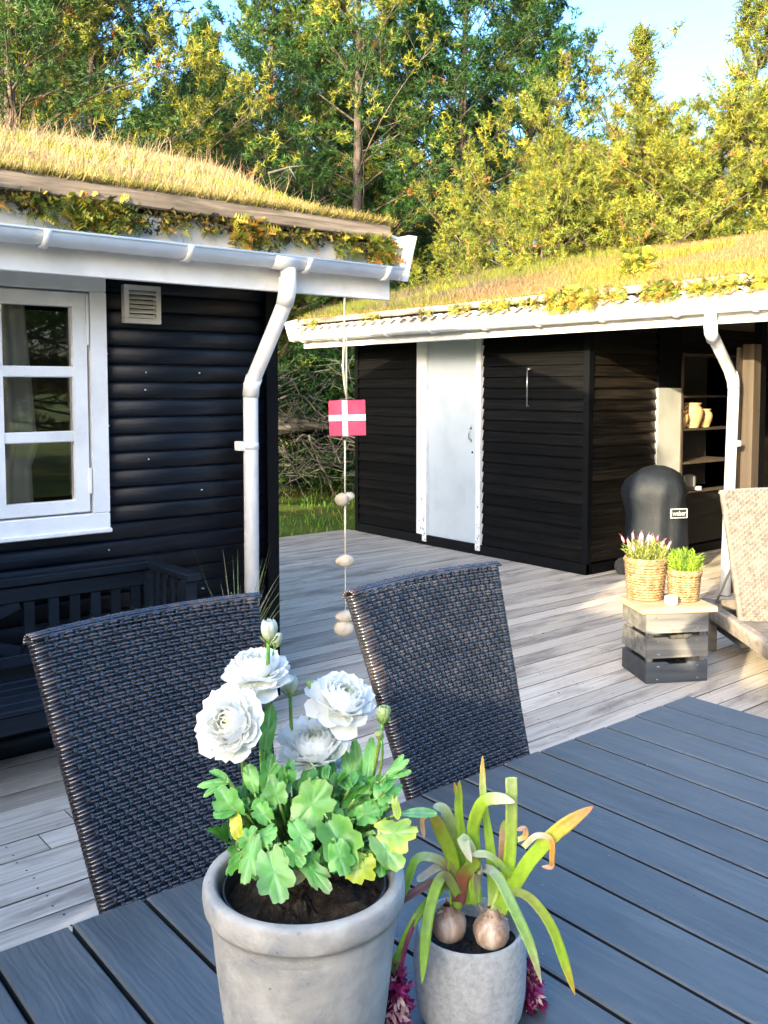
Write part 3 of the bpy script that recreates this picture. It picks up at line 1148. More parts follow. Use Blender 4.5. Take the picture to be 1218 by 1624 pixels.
gy = onx(1127, 500, 5.615).y
pb = onz(1150, 945, 0)
PX2 = pb.x
top = onx(1164, 603, PX2)
pp = [(5.615, gy, 2.07), (5.615, gy, 1.985), (5.64, gy + .01, 1.93), tuple(Vector((5.66, gy + .01, 1.915)).lerp(Vector((PX2 - .03, top.y, top.z + .03)), .5)), (PX2 - .03, top.y, top.z + .03), (PX2, top.y, top.z - .03), (PX2, pb.y, .01)]
dp2 = pipe(pp, .040, shed)
part('pipe_collar', MB().tube([(5.615, gy, 2.0), (5.64, gy + .01, 1.93), (5.70, gy + .03, 1.885)], .044, 16), M['pvc'], dp2, True)
part('pipe_collar', MB().tube([(PX2 - .06, top.y - .01, top.z + .05), (PX2 - .012, top.y, top.z), (PX2, top.y, top.z - .06)], .044, 16), M['pvc'], dp2, True)
part('pipe_clip', MB().bbox((PX2 - .02, pb.y - .085, 1.13), (PX2 + .02, pb.y - .035, 1.17), .002), M['pvc'], dp2)
# posts, beams
pst = onx(1188, 560, 6.55)
part('post', MB().bbox((6.50, pst.y - .07, 0), (6.60, pst.y + .02, 1.885), .004), M['post'], shed)
part('post', MB().bbox((6.62, pst.y - .06, 0), (6.70, pst.y + .0, 2.10), .004), M['black_plain'], shed)
part('post', MB().bbox((6.46, pst.y + .022, 0), (6.499, pst.y + .05, 1.86), .003), M['post'], shed)
part('beam', MB().bbox((5.95, .7, 2.02), (6.03, 3.9, 2.112), .004), M['soffit'], shed)
for yy in (3.25, 3.95):
    part('rafter_end', MB().bbox((5.76, yy, 2.05), (6.4, yy + .05, 2.115), .003), M['post'], shed)
# wall closing the covered terrace on the right
tb = MB().box((9.45, -.5, -.1), (9.5, 4.82, 2.13))
part('end_wall', tb, M['black_plain'], shed)


def zs(X, Y):
    return 2.28 + SS * (np.minimum(X, 18 - X) - RX)


def tan_col(X, Y, rng):
    n = len(X)
    p = vnoise(X, Y, 2.2, 31) + rng.normal(0, .3, n)
    left = np.clip((Y - 5.6) / 1.2, 0, 1)
    b = np.array([[.36, .215, .095]]) * np.ones((n, 1))
    b = np.where((p > .75)[:, None], [[.28, .25, .05]], b)
    g_ = np.where((p > .2)[:, None], [[.19, .21, .04]], [[.17, .135, .09]])
    b = np.where((rng.random(n) < left)[:, None], g_, b)
    return b * rng.uniform(.65, 1.2, (n, 1)), 1 + .9 * left * (p > -.2)


turf('turf', rf2, RX - .02, 9.2, 2.0, 8.42, zs, 120000, .02, .075, .005, .010, tan_col, rng)
turf('sedum', rf2, RX - .02, 9.0, 2.4, 8.42, zs, 50000, .03, .11, .006, .013, low_col, rng, (0, 0), lambda X, Y: (vnoise(X, Y, 2.6, 44) + .25 * (Y - 6) > .62) * 1.0)
turf('overhang_grass', rf2, RX - .03, RX + .05, 2.2, 8.4, lambda X, Y: X * 0 + 2.295, 5200, .02, .06, .004, .008, hang_col, rng, (-.6, 0))
OUTS = Vector((-1, 0, 0))
sfn = [(2.95, .45, .15, 90), (3.42, .35, .14, 80), (3.82, .30, .16, 100), (4.22, .22, .12, 50), (4.62, .48, .19, 150), (5.05, .22, .10, 40), (5.42, .34, .12, 70), (5.85, .26, .10, 50), (6.30, .2, .09, 26), (7.1, .3, .09, 30), (8.1, .2, .10, 30)]
for i, (y, w_, h_, n_) in enumerate(sfn):
    fern_clump((RX - .035, y, 2.245 - h_ * .1), OUTS, w_, h_, n_ * 2, ordn[i] + ' fern clump from the right above the shed gutter', 'ferns above the shed gutter', 300 + i, .25)
for i, (px_, py_, nm) in enumerate([(690, 455, 'yellow'), (770, 440, 'golden'), (640, 470, 'low yellow'), (1010, 440, 'orange tinted')]):
    P_ = None
    for k in range(60):   # where the ray meets the turf
        t_ = 7 + k * .05
        q = CAM + ray(px_, py_).normalized() * t_
        if q.z < 2.28 + SS * (q.x - RX) and q.x > RX:
            P_ = q
            break
    if P_ is not None:
        fern_clump(tuple(P_ + Vector((0, 0, .05))), Vector((-.5, -.3, .9)).normalized(), .38, .26, 170, nm + ' sedum clump growing up on the shed turf roof', 'sedum clumps on the shed roof', 500 + i, .2, 'sedum_clump')

# ------------------------------------------------------------------ bench against the left wall
bench = thing('garden_bench', 'dark painted garden bench with slatted back below the white window', 'bench', (1.0, 3.5, 0))
BX1, BY0, BY1, BZ = 1.80, 3.40, 3.80, .79
b = MB()
b.bbox((-.4, BY1 - .02, BZ - .035), (BX1, BY1 + .035, BZ), .004)
part('top_rail', b, M['bench'], bench)
part('rail', MB().bbox((-.4, BY1 - .005, BZ - .105), (BX1 - .03, BY1 + .02, BZ - .04), .004), M['bench'], bench)
part('rail', MB().bbox((-.4, BY1 - .005, .42), (BX1 - .03, BY1 + .02, .47), .004), M['bench'], bench)
for x in (1.22, 1.32, 1.41, 1.50, 1.59, 1.68):
    part('back_slat', MB().bbox((x, BY1, .47), (x + .042, BY1 + .016, BZ - .105), .003), M['bench'], bench)
for x in (-.30, -.18, .05, .17):
    part('back_slat', MB().bbox((x, BY1, .47), (x + .042, BY1 + .016, BZ - .105), .003), M['bench'], bench)
part('cross_brace', MB().beam((.66, BY1 + .008, .48), (1.20, BY1 + .008, BZ - .11), .016, .045), M['bench'], bench)
part('cross_brace', MB().beam((.66, BY1 + .010, BZ - .11), (1.20, BY1 + .010, .48), .012, .045), M['bench'], bench)
part('back_post', MB().bbox((BX1 - .06, BY1 - .01, 0), (BX1 - .01, BY1 + .035, BZ - .037), .003), M['bench'], bench)
part('arm_rest', MB().bbox((BX1 - .055, BY0, BZ - .03), (BX1 + .01, BY1 - .02, BZ + .0), .004), M['bench'], bench)
for x, y in ((BX1 - .05, BY0 + .02), (-.38, BY0 + .02), (-.38, BY1 - .01)):
    part('leg', MB().bbox((x, y, 0), (x + .05, y + .05, BZ - .031), .003), M['bench'], bench)
for i, y in enumerate((3.50, 3.58, 3.66, 3.73)):
    part('arm_slat', MB().bbox((BX1 - .035, y, .40), (BX1 - .02, y + .03, BZ - .032), .002), M['bench'], bench)
for i in range(5):
    y = BY0 - .02 + i * .085
    part('seat_slat', MB().bbox((-.4, y, .365), (BX1 - .06, y + .072, .388), .004), M['bench'], bench)
part('seat_rail', MB().bbox((-.4, BY0 - .018, .30), (BX1 - .01, BY0 + .004, .362), .003), M['bench'], bench)


# ------------------------------------------------------------------ wicker baskets
def woven_pot(name, label, c, r0, r1, h, m, cols=26, rows=14, grp=None):
    t = thing(name, label, 'basket', c, grp)
    cx, cy, cz = c
    mb = MB()
    for i in range(rows):
        tt = (i + .5) / rows
        z = cz + h * tt
        r = r0 + (r1 - r0) * tt
        pts = []
        n_ = cols * 2
        for k in range(n_ + 1):
            a = 2 * math.pi * k / n_
            o_ = (1 if (k // 1 + i) % 2 else -1) * .0045
            pts.append((cx + (r + o_) * math.cos(a), cy + (r + o_) * math.sin(a), z + random.uniform(-.001, .001)))
        mb.tube(pts, h / rows * .50, 6, False)
    for k in range(cols):
        a = 2 * math.pi * (k + .5) / cols
        mb.tube([(cx + r0 * math.cos(a), cy + r0 * math.sin(a), cz), (cx + r1 * math.cos(a), cy + r1 * math.sin(a), cz + h)], .004, 5)
    part('weave', mb, m, t, True)
    rim = MB()
    for dz, dr in ((0, .006), (.009, .009), (.018, .003)):
        rim.tube([(cx + (r1 + dr) * math.cos(2 * math.pi * k / 40), cy + (r1 + dr) * math.sin(2 * math.pi * k / 40), cz + h + dz + .003 * math.sin(k * 2.2 + dz * 200)) for k in range(41)], .0065, 6, False)
    part('rim', rim, m, t, True)
    part('base', MB().lathe([(0, .01), (r0, .01)], c, 24), m, t)
    part('soil', MB().lathe([(0, h * .88), (r1 * .97, h * .86)], c, 24), M['soil'], t)
    return t


woven_pot('wicker_planter', 'brown striped wicker planter with long grass beside the white downpipe', (2.10, 3.60, 0), .105, .125, .37, M['basket_dark'], 22, 18)
gp = thing('ornamental_grass', 'thin arching grass blades growing in the brown planter by the downpipe', 'plant', (2.10, 3.60, .33))
gm = MB()
rg = random.Random(2)
for i in range(60):
    a = rg.uniform(0, 6.28)
    L = rg.uniform(.22, .55)
    sp = rg.uniform(.1, .9)
    p0 = Vector((2.10 + .05 * math.cos(a), 3.60 + .05 * math.sin(a), .33))
    d = Vector((math.cos(a) * sp, math.sin(a) * sp, 1)).normalized()
    kk = rg.uniform(.7, 1.2)
    gm.col = tuple(x * kk for x in ((.22, .30, .12) if rg.random() < .6 else (.42, .38, .22)))
    sd = d.cross(Vector((0, 0, 1))).normalized() * .0035
    pts = [p0 + d * L * t + Vector((math.cos(a), math.sin(a), -.6)) * (sp * L * .45 * t * t) for t in (0, .25, .5, .75, 1)]
    vs = []
    for j, p in enumerate(pts):
        q = 1 - j / 4.2
        vs += [p - sd * q, p + sd * q]
    gm.add(vs, [(2 * j, 2 * j + 1, 2 * j + 3, 2 * j + 2) for j in range(4)])
part('blades', gm, M['moss'], gp, kind='stuff')

# ------------------------------------------------------------------ hanging flag ornament
ox, oy = 2.70, 3.578
ox -= .012
orn = thing('hanging_ornament', 'hanging string with a wooden red and white flag and pebbles, below the gutter end', 'ornament', (ox, oy, 1.99))
rp = MB()
rp.tube([(ox, oy, 1.99), (ox - .003, oy, 1.86), (ox + .003, oy - .01, 1.80), (ox, oy - .012, 1.60), (ox, oy - .014, 1.50)], .0045, 8)
rp.tube([(ox - .002, oy, 1.88), (ox - .012, oy - .01, 1.76), (ox - .02, oy - .012, 1.66), (ox - .012, oy - .014, 1.57), (ox, oy - .014, 1.515)], .006, 8)
rp.tube([(ox, oy, 1.30), (ox, oy, 1.03)], .0045, 8)
rp.tube([(ox, oy, 1.0), (ox, oy, .72)], .0045, 8)
rp.tube([(ox, oy, .72), (ox, oy, .45)], .0022, 6)
part('string', rp, M['rope'], orn, True)
fl = Matrix.Translation((ox, oy, 1.41)) @ Matrix.Rotation(R(-38), 4, 'Z') @ Matrix.Rotation(R(-1.5), 4, 'Y')
fw, fh, ft = .088, .086, .016
fcx = .012
part('flag_block', MB().bbox((-fw + fcx, -ft, -fh), (fw + fcx, ft, fh), .003, fl), M['red'], orn)
cr = MB()
cr.box((-.012, -ft - .002, -fh - .001), (.014, ft + .002, fh + .001), mat4=fl)
part('cross_bar', cr, M['white'], orn)
cr = MB()
cr.box((-fw + fcx - .001, -ft - .0012, -.013), (-.0125, ft + .0012, .016), mat4=fl)
cr.box((.0145, -ft - .0012, -.013), (fw + fcx + .001, ft + .0012, .016), mat4=fl)
part('cross_bar', cr, M['white'], orn)


def pebble(c, rx, ry, rz, seed, rot=0, parent=orn):
    rg = random.Random(seed)
    ph = [rg.uniform(0, 6) for _ in range(4)]
    mb = MB()
    vs, fs = [], []
    nu, nv = 14, 9
    rx, ry, rz = rx * 1.22, ry * 1.22, rz * 1.2
    mt = Matrix.Translation(c) @ Matrix.Rotation(R(-32), 4, 'Z') @ Matrix.Rotation(rot, 4, 'Y')
    for i in range(nv + 1):
        th = math.pi * i / nv
        for j in range(nu):
            a = 2 * math.pi * j / nu
            k_ = 1 + .09 * math.sin(a + ph[0]) + .06 * math.sin(2 * a + ph[1]) * math.sin(th) + .05 * math.cos(2 * th + ph[2])
            vs.append(mt @ Vector((rx * k_ * math.sin(th) * math.cos(a), ry * k_ * math.sin(th) * math.sin(a), rz * k_ * math.cos(th))))
    for i in range(nv):
        for j in range(nu):
            j2 = (j + 1) % nu
            fs.append((i * nu + j, (i + 1) * nu + j, (i + 1) * nu + j2, i * nu + j2))
    mb.add(vs, fs)
    return part('pebble', mb, M['pebble'], parent, True)


pebble((ox - .022, oy, 1.013), .030, .02, .026, 1, R(-12))
pebble((ox + .022, oy, 1.026), .028, .018, .018, 2, R(-12))
pebble((ox - .006, oy, .713), .038, .022, .026, 3)
pebble((ox - .008, oy, .437), .037, .025, .026, 4)
pebble((ox - .006, oy, .376), .045, .025, .032, 5)

# ------------------------------------------------------------------ grill
bc = Vector((6.53, 4.42, 0))
bq = thing('kettle_grill', 'kettle grill under a black cover beside the shed wall', 'grill', tuple(bc))
cv = MB()
seg = 40
prf = [(.0, .925), (.06, .922), (.12, .90), (.18, .862), (.225, .81), (.25, .75), (.255, .70), (.24, .63), (.238, .54), (.24, .42), (.245, .28), (.25, .20)]
vs, fs = [], []
for i, (r_, z_) in enumerate(prf):
    for k in range(seg):
        a = 2 * math.pi * k / seg
        fold = 1 + (.045 * math.sin(a * 8 + i * .35 + math.sin(a * 3)) * min(1, i / 6) ** 2 + .02 * math.sin(a * 5 - i * .4)) * (i > 2)
        bulge = 1.0 + .10 * math.cos(a - 2.4) * (3 < i < 8)
        vs.append((bc.x + r_ * fold * bulge * math.cos(a), bc.y + r_ * fold * bulge * math.sin(a), z_))
for i in range(len(prf) - 1):
    for k in range(seg):
        k2 = (k + 1) % seg
        fs.append((i * seg + k, i * seg + k2, (i + 1) * seg + k2, (i + 1) * seg + k))
cv.add(vs, fs)
part('cover', cv, M['cover'], bq, True)
for a in (2.6, 4.6, .4):
    part('leg', MB().tube([(bc.x + .12 * math.cos(a), bc.y + .12 * math.sin(a), .4), (bc.x + .22 * math.cos(a), bc.y + .22 * math.sin(a), .02)], .012, 8), M['metal'], bq)
wp = onz(985, 912, 0)
for dx in (0, .34):
    wc = Vector((wp.x + dx * .8 + .03, wp.y - dx * .5, .075))
    wheel = part('wheel', MB().tube([wc + Vector((.018, .012, 0)) * -1, wc + Vector((.018, .012, 0))], .073, 24), M['rubber'], bq)
    part('hub', MB().tube([wc + Vector((-.026, -.017, 0)), wc + Vector((.026, .017, 0))], .016, 14), M['black_plastic'], wheel)
# logo badge
lc = at(1076, 814, 1)
lr = ray(1076, 814).normalized()
best = None
for k in range(400):
    q = CAM + lr * (5.5 + k * .01)
    if (Vector((q.x, q.y)) - Vector((bc.x, bc.y))).length < .262:
        best = q
        break
if best is None:
    best = Vector((bc.x, bc.y - .24, .55))
nrm = Vector((best.x - bc.x, best.y - bc.y, 0)).normalized()
nrm = (nrm * .6 + Vector((-FW.x, -FW.y, 0)).normalized() * .4).normalized()
tg = Vector((0, 0, 1)).cross(nrm)
lm = Matrix((
    (tg.x, 0, nrm.x, best.x + nrm.x * .012), (tg.y, 0, nrm.y, best.y + nrm.y * .012), (0, 1, 0, best.z), (0, 0, 0, 1)))
lb = MB()
hw, hh_ = .072, .038
lb.box((-hw, -hh_, -.012), (hw, -hh_ + .006, .001), mat4=lm)
lb.box((-hw, hh_ - .006, -.012), (hw, hh_, .001), mat4=lm)
lb.box((-hw, -hh_ + .006, -.012), (-hw + .006, hh_ - .006, .001), mat4=lm)
lb.box((hw - .006, -hh_ + .006, -.012), (hw, hh_ - .006, .001), mat4=lm)
part('badge_border', lb, M['logo_white'], bq)
lb2 = MB()
lb2.box((-hw + .003, -hh_ + .003, -.03), (hw - .003, hh_ - .003, -.0005), mat4=lm)
part('badge', lb2, M['black_plastic'], bq)


def text_mesh(txt, size):
    cu = bpy.data.curves.new('txt', 'FONT')
    cu.body = txt
    cu.size = size
    cu.extrude = .0006
    cu.offset = size * .004
    cu.align_x = 'CENTER'
    cu.align_y = 'CENTER'
    o = bpy.data.objects.new('txt', cu)
    COL.objects.link(o)
    dg = bpy.context.evaluated_depsgraph_get()
    me = bpy.data.meshes.new_from_object(o.evaluated_get(dg))
    bpy.data.objects.remove(o)
    return me


me = text_mesh('weber', .052)
for vtx in me.vertices:
    vtx.co = lm @ Vector((vtx.co.x * .88, vtx.co.y * 1.1, vtx.co.z + .0012))
me.materials.clear()
me.materials.append(M['logo_white'])
link('lettering', me, bq)

# ------------------------------------------------------------------ crate with board and baskets
cO = Vector((4.09, 2.816, 0))
cw = Vector((.299, -.177, 0))
CWd = cw.length
cx_ = cw.normalized()
cy_ = Vector((-cx_.y, cx_.x, 0))
cz_ang = math.atan2(cx_.y, cx_.x)
crate = thing('wooden_crate', 'dark stained slatted wooden crate standing on the deck as a plant stand', 'crate', tuple(cO))
crate.rotation_euler = (0, 0, cz_ang)
CW_, CD, CH = .345, .31, .385


def cpart(name, mb, m):
    me_ = mb.mesh(name, m)
    o = bpy.data.objects.new(name, me_)
    o.parent = crate
    COL.objects.link(o)
    WL[o.name] = Vector((0, 0, 0))
    return o


sz = [(.002, .112), (.135, .245), (.268, .372)]
for i, (z0, z1) in enumerate(sz):
    m_ = M['crate_dark'] if i == 0 else M['crate']
    # front slat with a dip (hand hold) in its top edge
    f_ = MB()
    pr_ = [(0.0, z0), (CW_, z0), (CW_, z1)]
    if i < 2:
        pr_ += [(CW_ * .70, z1), (CW_ * .66, z1 - .012), (CW_ * .38, z1 - .012), (CW_ * .34, z1)]
    pr_ += [(0.0, z1)]
    f_.prism(pr_, 0, .012, 'XZ')
    cpart('slat', f_, m_)
    cpart('slat', MB().bbox((0, CD - .012, z0), (CW_, CD, z1), .002), m_)
    cpart('slat', MB().bbox((-.001, .013, z0), (.011, CD - .013, z1), .002), m_)
    cpart('slat', MB().bbox((CW_ - .011, .013, z0), (CW_ + .001, CD - .013, z1), .002), m_)
    for sx_ in (.06, CW_ - .06):
        for zz in (z0 + .02, z1 - .022):
            cpart('nail', MB().tube([(sx_ + random.uniform(-.02, .02), -.002, zz), (sx_, .002, zz)], .003, 6), M['metal'])
for x, y in ((.012, .013), (CW_ - .042, .013), (.012, CD - .043), (CW_ - .042, CD - .043)):
    cpart('corner_post', MB().bbox((x, y, .0), (x + .03, y + .03, CH - .016), .002), M['crate'])
cpart('bottom', MB().bbox((.012, .014, .02), (CW_ - .012, CD - .014, .03), .002), M['crate_dark'])
tb_ = thing('pine_board', 'pale pine board lying on top of the slatted crate', 'board', tuple(cO + Vector((0, 0, .373))))
tb_.rotation_euler = (0, 0, cz_ang)
o = bpy.data.objects.new('slab', MB().bbox((-.030, -.012, 0), (CW_ + .045, CD + .02, .030), .004).mesh('slab', M['pine_board']))
o.parent = tb_
COL.objects.link(o)
WL[o.name] = Vector((0, 0, 0))
TZ = .405


def cpos(u, v, z):
    return cO + cx_ * u + cy_ * v + Vector((0, 0, z))


bk1 = cpos(.095, .235, TZ)
bk2 = cpos(.285, .165, TZ)
woven_pot('round_basket', 'larger straw coloured wicker basket at the left on the pine board', tuple(bk1), .088, .105, .205, M['basket'], 20, 14)
woven_pot('round_basket', 'smaller straw coloured wicker basket at the right on the pine board', tuple(bk2), .072, .082, .145, M['basket'], 18, 11)


def herb(name, label, c, n, spread, hmin, hmax, cols, seed, flowers=0):
    rg = random.Random(seed)
    t = thing(name, label, 'plant', c)
    mb = MB()
    fm = MB()
    c = Vector(c)
    for i in range(n):
        a = rg.uniform(0, 6.283)
        rr = spread * math.sqrt(rg.random()) * .55
        p = c + Vector((rr * math.cos(a), rr * math.sin(a), 0))
        lean = rg.uniform(.1, .65) * (rr / spread + .35)
        d = Vector((math.cos(a) * lean, math.sin(a) * lean, 1)).normalized()
        L = rg.uniform(hmin, hmax) * (1.05 - lean * .35)
        cc = rg.choice(cols)
        kk = rg.uniform(.75, 1.2)
        mb.col = tuple(x * kk for x in cc)
        q = int(L / .0085)
        mb.add([p + d.orthogonal() * .0015, p - d.orthogonal() * .0015, p + d * L], [(0, 1, 2)])
        for j in range(q):
            t_ = .2 + .8 * (j + 1) / q
            b_ = p + d * L * t_
            aa = rg.uniform(0, 6.283)
            o1 = d.orthogonal().normalized()
            o2 = d.cross(o1)
            dd = (o1 * math.cos(aa) + o2 * math.sin(aa) + d * 1.1).normalized()
            ll = rg.uniform(.018, .032)
            sd = dd.cross(Vector((rg.random(), rg.random(), rg.random()))).normalized() * .0032
            mb.add([b_ - sd, b_ + sd, b_ + dd * ll], [(0, 1, 2)])
        if i < flowers:
            hd_ = p + d * (L + .012)
            fm.col = (.62, .26, .30) if rg.random() < .6 else (.66, .40, .38)
            fm.tube([hd_, hd_ + d * .012, hd_ + d * .03, hd_ + d * .042], [.003, .008, .007, .002], 7)
            for z_ in range(3):
                aa = rg.uniform(0, 6.28)
                fm.add([hd_ + d * .038, hd_ + d * .045 + Vector((math.cos(aa), math.sin(aa), 0)) * .004, hd_ + d * .058 + Vector((math.cos(aa), math.sin(aa), .2)) * .009], [(0, 1, 2)])
    part('stems', mb, M['moss'], t, kind='stuff')
    if flowers:
        part('flower_heads', fm, M['moss'], t, True, kind='stuff')
    return t


herb('lavender_plant', 'bushy lavender with pink flower tips in the larger straw basket', tuple(bk1 + Vector((0, 0, .17))), 170, .135, .09, .145, [(.25, .30, .05), (.30, .32, .08), (.18, .22, .06)], 8, 22)
herb('rosemary_plant', 'bright green feathery herb in the smaller straw basket', tuple(bk2 + Vector((0, 0, .115))), 120, .11, .09, .165, [(.22, .36, .03), (.32, .46, .04), (.14, .25, .03)], 9)
cd_ = cpos(.165, .065, TZ)
cn = thing('candle_holder', 'small round white candle holder in front of the baskets', 'candle holder', tuple(cd_))
part('cup', MB().lathe([(0, 0), (.030, 0), (.034, .006), (.034, .042), (.031, .044), (.029, .040), (.029, .012), (0, .010)], cd_, 28), M['candle'], cn, True)
part('wax', MB().lathe([(0, .030), (.0285, .030), (.0285, .012)], cd_, 24), M['white'], cn)

# ------------------------------------------------------------------ unseen sun blockers added behind the camera
wing = thing('shade_blocker_wing', 'unseen house wing added behind the viewer at the left to cast shade', 'house', (-4.5, 3, 0))
wg = MB().box((-7, 1.15, -.1), (-3.02, 3.9, 3.0))
part('wall', wg, M['black_plain'], wing)
part('roof', MB().prism([(1.10, 2.9), (1.10, 3.75), (1.3, 3.92), (2.0, 3.42), (4.3, 3.2), (4.3, 2.9)], -7.2, -3.0, 'YZ'), M['soil_roof'], wing)  # roof outline shaped to set where the shade ends
fn = thing('shade_blocker_fence', 'unseen plank fence added behind the viewer to block the low sun', 'fence', (-3, -3, 0))
y = 1.14
rg = random.Random(4)
k = 0
while y > -7.5:
    hgt = (2.22 if y > .55 else 2.16 if y > .2 else 2.04 if y > -.28 else 2.34) + rg.uniform(-.015, .015)  # board heights vary by section to place shade and sun patches
    part('blocker_board', MB().bbox((-3.03, y - .148, -.1), (-3.0, y, hgt), .003), M['grey_wood'], fn)
    y -= .15


# ------------------------------------------------------------------ woven furniture
def woven_panel(w0, w1, hgt, T, rows, cols, tf, a=.0028, skirt=0.0, curve=0.0):
    """returns (core, strands, stakes) MBs; tf maps (x, n, s) -> point. n>0 is the front"""
    core, st, sk = MB(), MB(), MB()
    hw = lambda s: (w0 + (w1 - w0) * s / hgt) / 2
    top = lambda x: curve * (1 - (2 * x / w1) ** 2)
    c_ = [(-1, -1), (1, -1), (1, 1), (-1, 1)]
    NSg, NXg = 8, 10
    ring = [(-1 + 2 * i / NXg, 1) for i in range(NXg + 1)] + [(1 - 2 * i / NXg, -1) for i in range(NXg + 1)]
    vs = []
    for q in range(NSg + 1):
        s = (hgt - .006) * q / NSg
        for i, j in ring:
            vs.append(tf(i * (hw(s) - .006), j * (T / 2 - .006), s))
    n_ = len(ring)
    core.add(vs, [(q * n_ + k, q * n_ + (k + 1) % n_, (q + 1) * n_ + (k + 1) % n_, (q + 1) * n_ + k) for q in range(NSg) for k in range(n_)] + [tuple(range(n_))[::-1], tuple(NSg * n_ + k for k in range(n_))])
    rp_ = hgt / rows
    wd = rp_ * .36
    for r in range(rows):
        for q in (0, 1):
            s = rp_ * (r + .28 + .44 * q)
            W_ = hw(s)
            path = []
            inner = W_ - T / 2
            for c in range(cols):
                over = 1 if (r + c) % 2 == 0 else -1
                for t in (.22, .78):
                    x = -inner + 2 * inner * (c + t) / cols
                    path.append((x, T / 2 + a * over, s + top(x) * s / hgt))
            for k in range(1, 4):
                an = math.pi * k / 4
                path.append((inner + T / 2 * math.sin(an), T / 2 * math.cos(an), s))
            for c in range(cols // 3, -1, -1):
                x = -inner + 2 * inner * (c) / (cols // 3)
                path.append((x, -T / 2 - a * (1 if (r + c) % 2 else -1), s + top(x) * s / hgt))
            for k in range(3, 0, -1):
                an = math.pi * k / 4
                path.append((-inner - T / 2 * math.sin(an), T / 2 * math.cos(an), s))
            n_ = len(path)
            vs = []
            for i, (x, n, s_) in enumerate(path):
                x0, n0 = path[i - 1][:2]
                x1, n1 = path[(i + 1) % n_][:2]
                tx, tn = x1 - x0, n1 - n0
                l_ = math.hypot(tx, tn) or 1
                ox_, on_ = -tn / l_, tx / l_       # outward
                ox_, on_ = (-ox_, -on_) if (ox_ * x + on_ * n) < 0 else (ox_, on_)
                if i < cols * 2:
                    ox_, on_ = 0, 1
                for e, d in ((-1, -.0012), (-.45, .0006), (.45, .0006), (1, -.0012)):
                    vs.append(tf(x + ox_ * d, n + on_ * d, s_ + e * wd / 2))
            fs = []
            for i in range(n_):
                i2 = (i + 1) % n_
                for k in range(3):
                    fs.append((i * 4 + k, i * 4 + k + 1, i2 * 4 + k + 1, i2 * 4 + k))
            st.add(vs, fs)
    inner0 = hw(0) - T / 2
    for c in range(cols):
        for q in (-1, 1):
            vs = []
            m_ = 0
            cp = 2 * inner0 / cols
            for r in range(rows):
                over = 1 if (r + c) % 2 else -1
                for t in (.2, .8):
                    s = rp_ * (r + t)
                    inner = hw(s) - T / 2
                    x = -inner + 2 * inner * (c + .5) / cols + q * cp * .155
                    for e in (-1, 0, 1):
                        vs.append(tf(x + e * cp * .125, T / 2 + a * over * .9 + (.0004 if e == 0 else -.0006), s + top(x) * s / hgt))
                    m_ += 1
            inner = hw(hgt) - T / 2
            x = -inner + 2 * inner * (c + .5) / cols + q * cp * .155
            for k in range(0, 5):
                an = math.pi * k / 4
                rr = T / 2 + (.003 if (c % 2) else .0012)
                for e in (-1, 0, 1):
                    vs.append(tf(x + e * cp * .125, rr * math.cos(an), hgt + top(x) - T * .10 + rr * .75 * math.sin(an)))
                m_ += 1
            fs = []
            for i in range(m_ - 1):
                for k in range(2):
                    fs.append((i * 3 + k, i * 3 + k + 1, i * 3 + k + 4, i * 3 + k + 3))
            sk.add(vs, fs)
    # rounded top rail with strands along it
    inner = hw(hgt)
    for k in range(7):
        an = math.pi * (k + .5) / 7
        rr = T / 2 - .001
        pts = [tf(-inner + 2 * inner * i / 12, rr * math.cos(an), hgt + top(-inner + 2 * inner * i / 12) - T * .10 + rr * .7 * math.sin(an)) for i in range(13)]
        st.tube(pts, .0032, 5)
    return core, st, sk


def build_chair():
    """local: back panel bottom centre at (0,0,.40), seat towards -Y"""
    ch = thing('wicker_chair', 'x', 'chair', (0, 0, 0), 'wicker chairs along the far side of the table')
    tilt = R(19)
    up = Vector((0, math.sin(tilt), math.cos(tilt)))
    nn = Vector((0, -math.cos(tilt), math.sin(tilt)))
    o_ = Vector((0, -.04, .44))
    Lh = .70

    def tf(x, n, s):
        bow = -.020 * (1 - (x / .26) ** 2)      # slightly dished
        return o_ + Vector((x, 0, 0)) + up * s + nn * (n + bow * min(1, s / .3))
    core, st, sk = woven_panel(.35, .50, Lh, .040, 48, 30, tf, .0030, 0, .010)
    bk = part('backrest', core, M['black_plastic'], ch)
    part('woven_strands', st, M['wicker'], bk, True)
    part('woven_stakes', sk, M['wicker_v'], bk, True)
    part('seat', MB().bbox((-.24, -.46, .40), (.24, .02, .455), .012), M['wicker'], ch)
    for x in (-.21, .21):
        for y in (-.43, -.01):
            part('leg', MB().tube([(x, y, .40), (x, y, .0)], [.022, .018], 10), M['wicker'], ch)
    part('apron', MB().bbox((-.235, -.455, .33), (.235, .015, .40), .006), M['wicker'], ch)
    return ch


chair = build_chair()
# top centre local: (0, -.04+.79*sin, .44+.79*cos) = (0,.39,1.10)
TOPY = -.04 + .70 * math.sin(R(19))


def set_chair(c, cx0, cy0, rz, label):
    c.rotation_euler = (0, 0, rz)
    off = Matrix.Rotation(rz, 3, 'Z') @ Vector((0, TOPY, 0))
    c.location = (cx0 - off.x, cy0 - off.y, 0)
    c['label'] = label


chair2 = copy_tree(chair)
chair3 = copy_tree(chair)
set_chair(chair, .785, 1.675, R(4), 'dark wicker chair at the left, behind the white flowers and nearest the bench')
set_chair(chair2, 1.445, 1.60, R(4), 'dark wicker chair right of the white flowers, behind the bulb leaves')
set_chair(chair3, .185, 1.70, R(2), 'dark wicker chair cut off by the left edge, only its back edge in view')

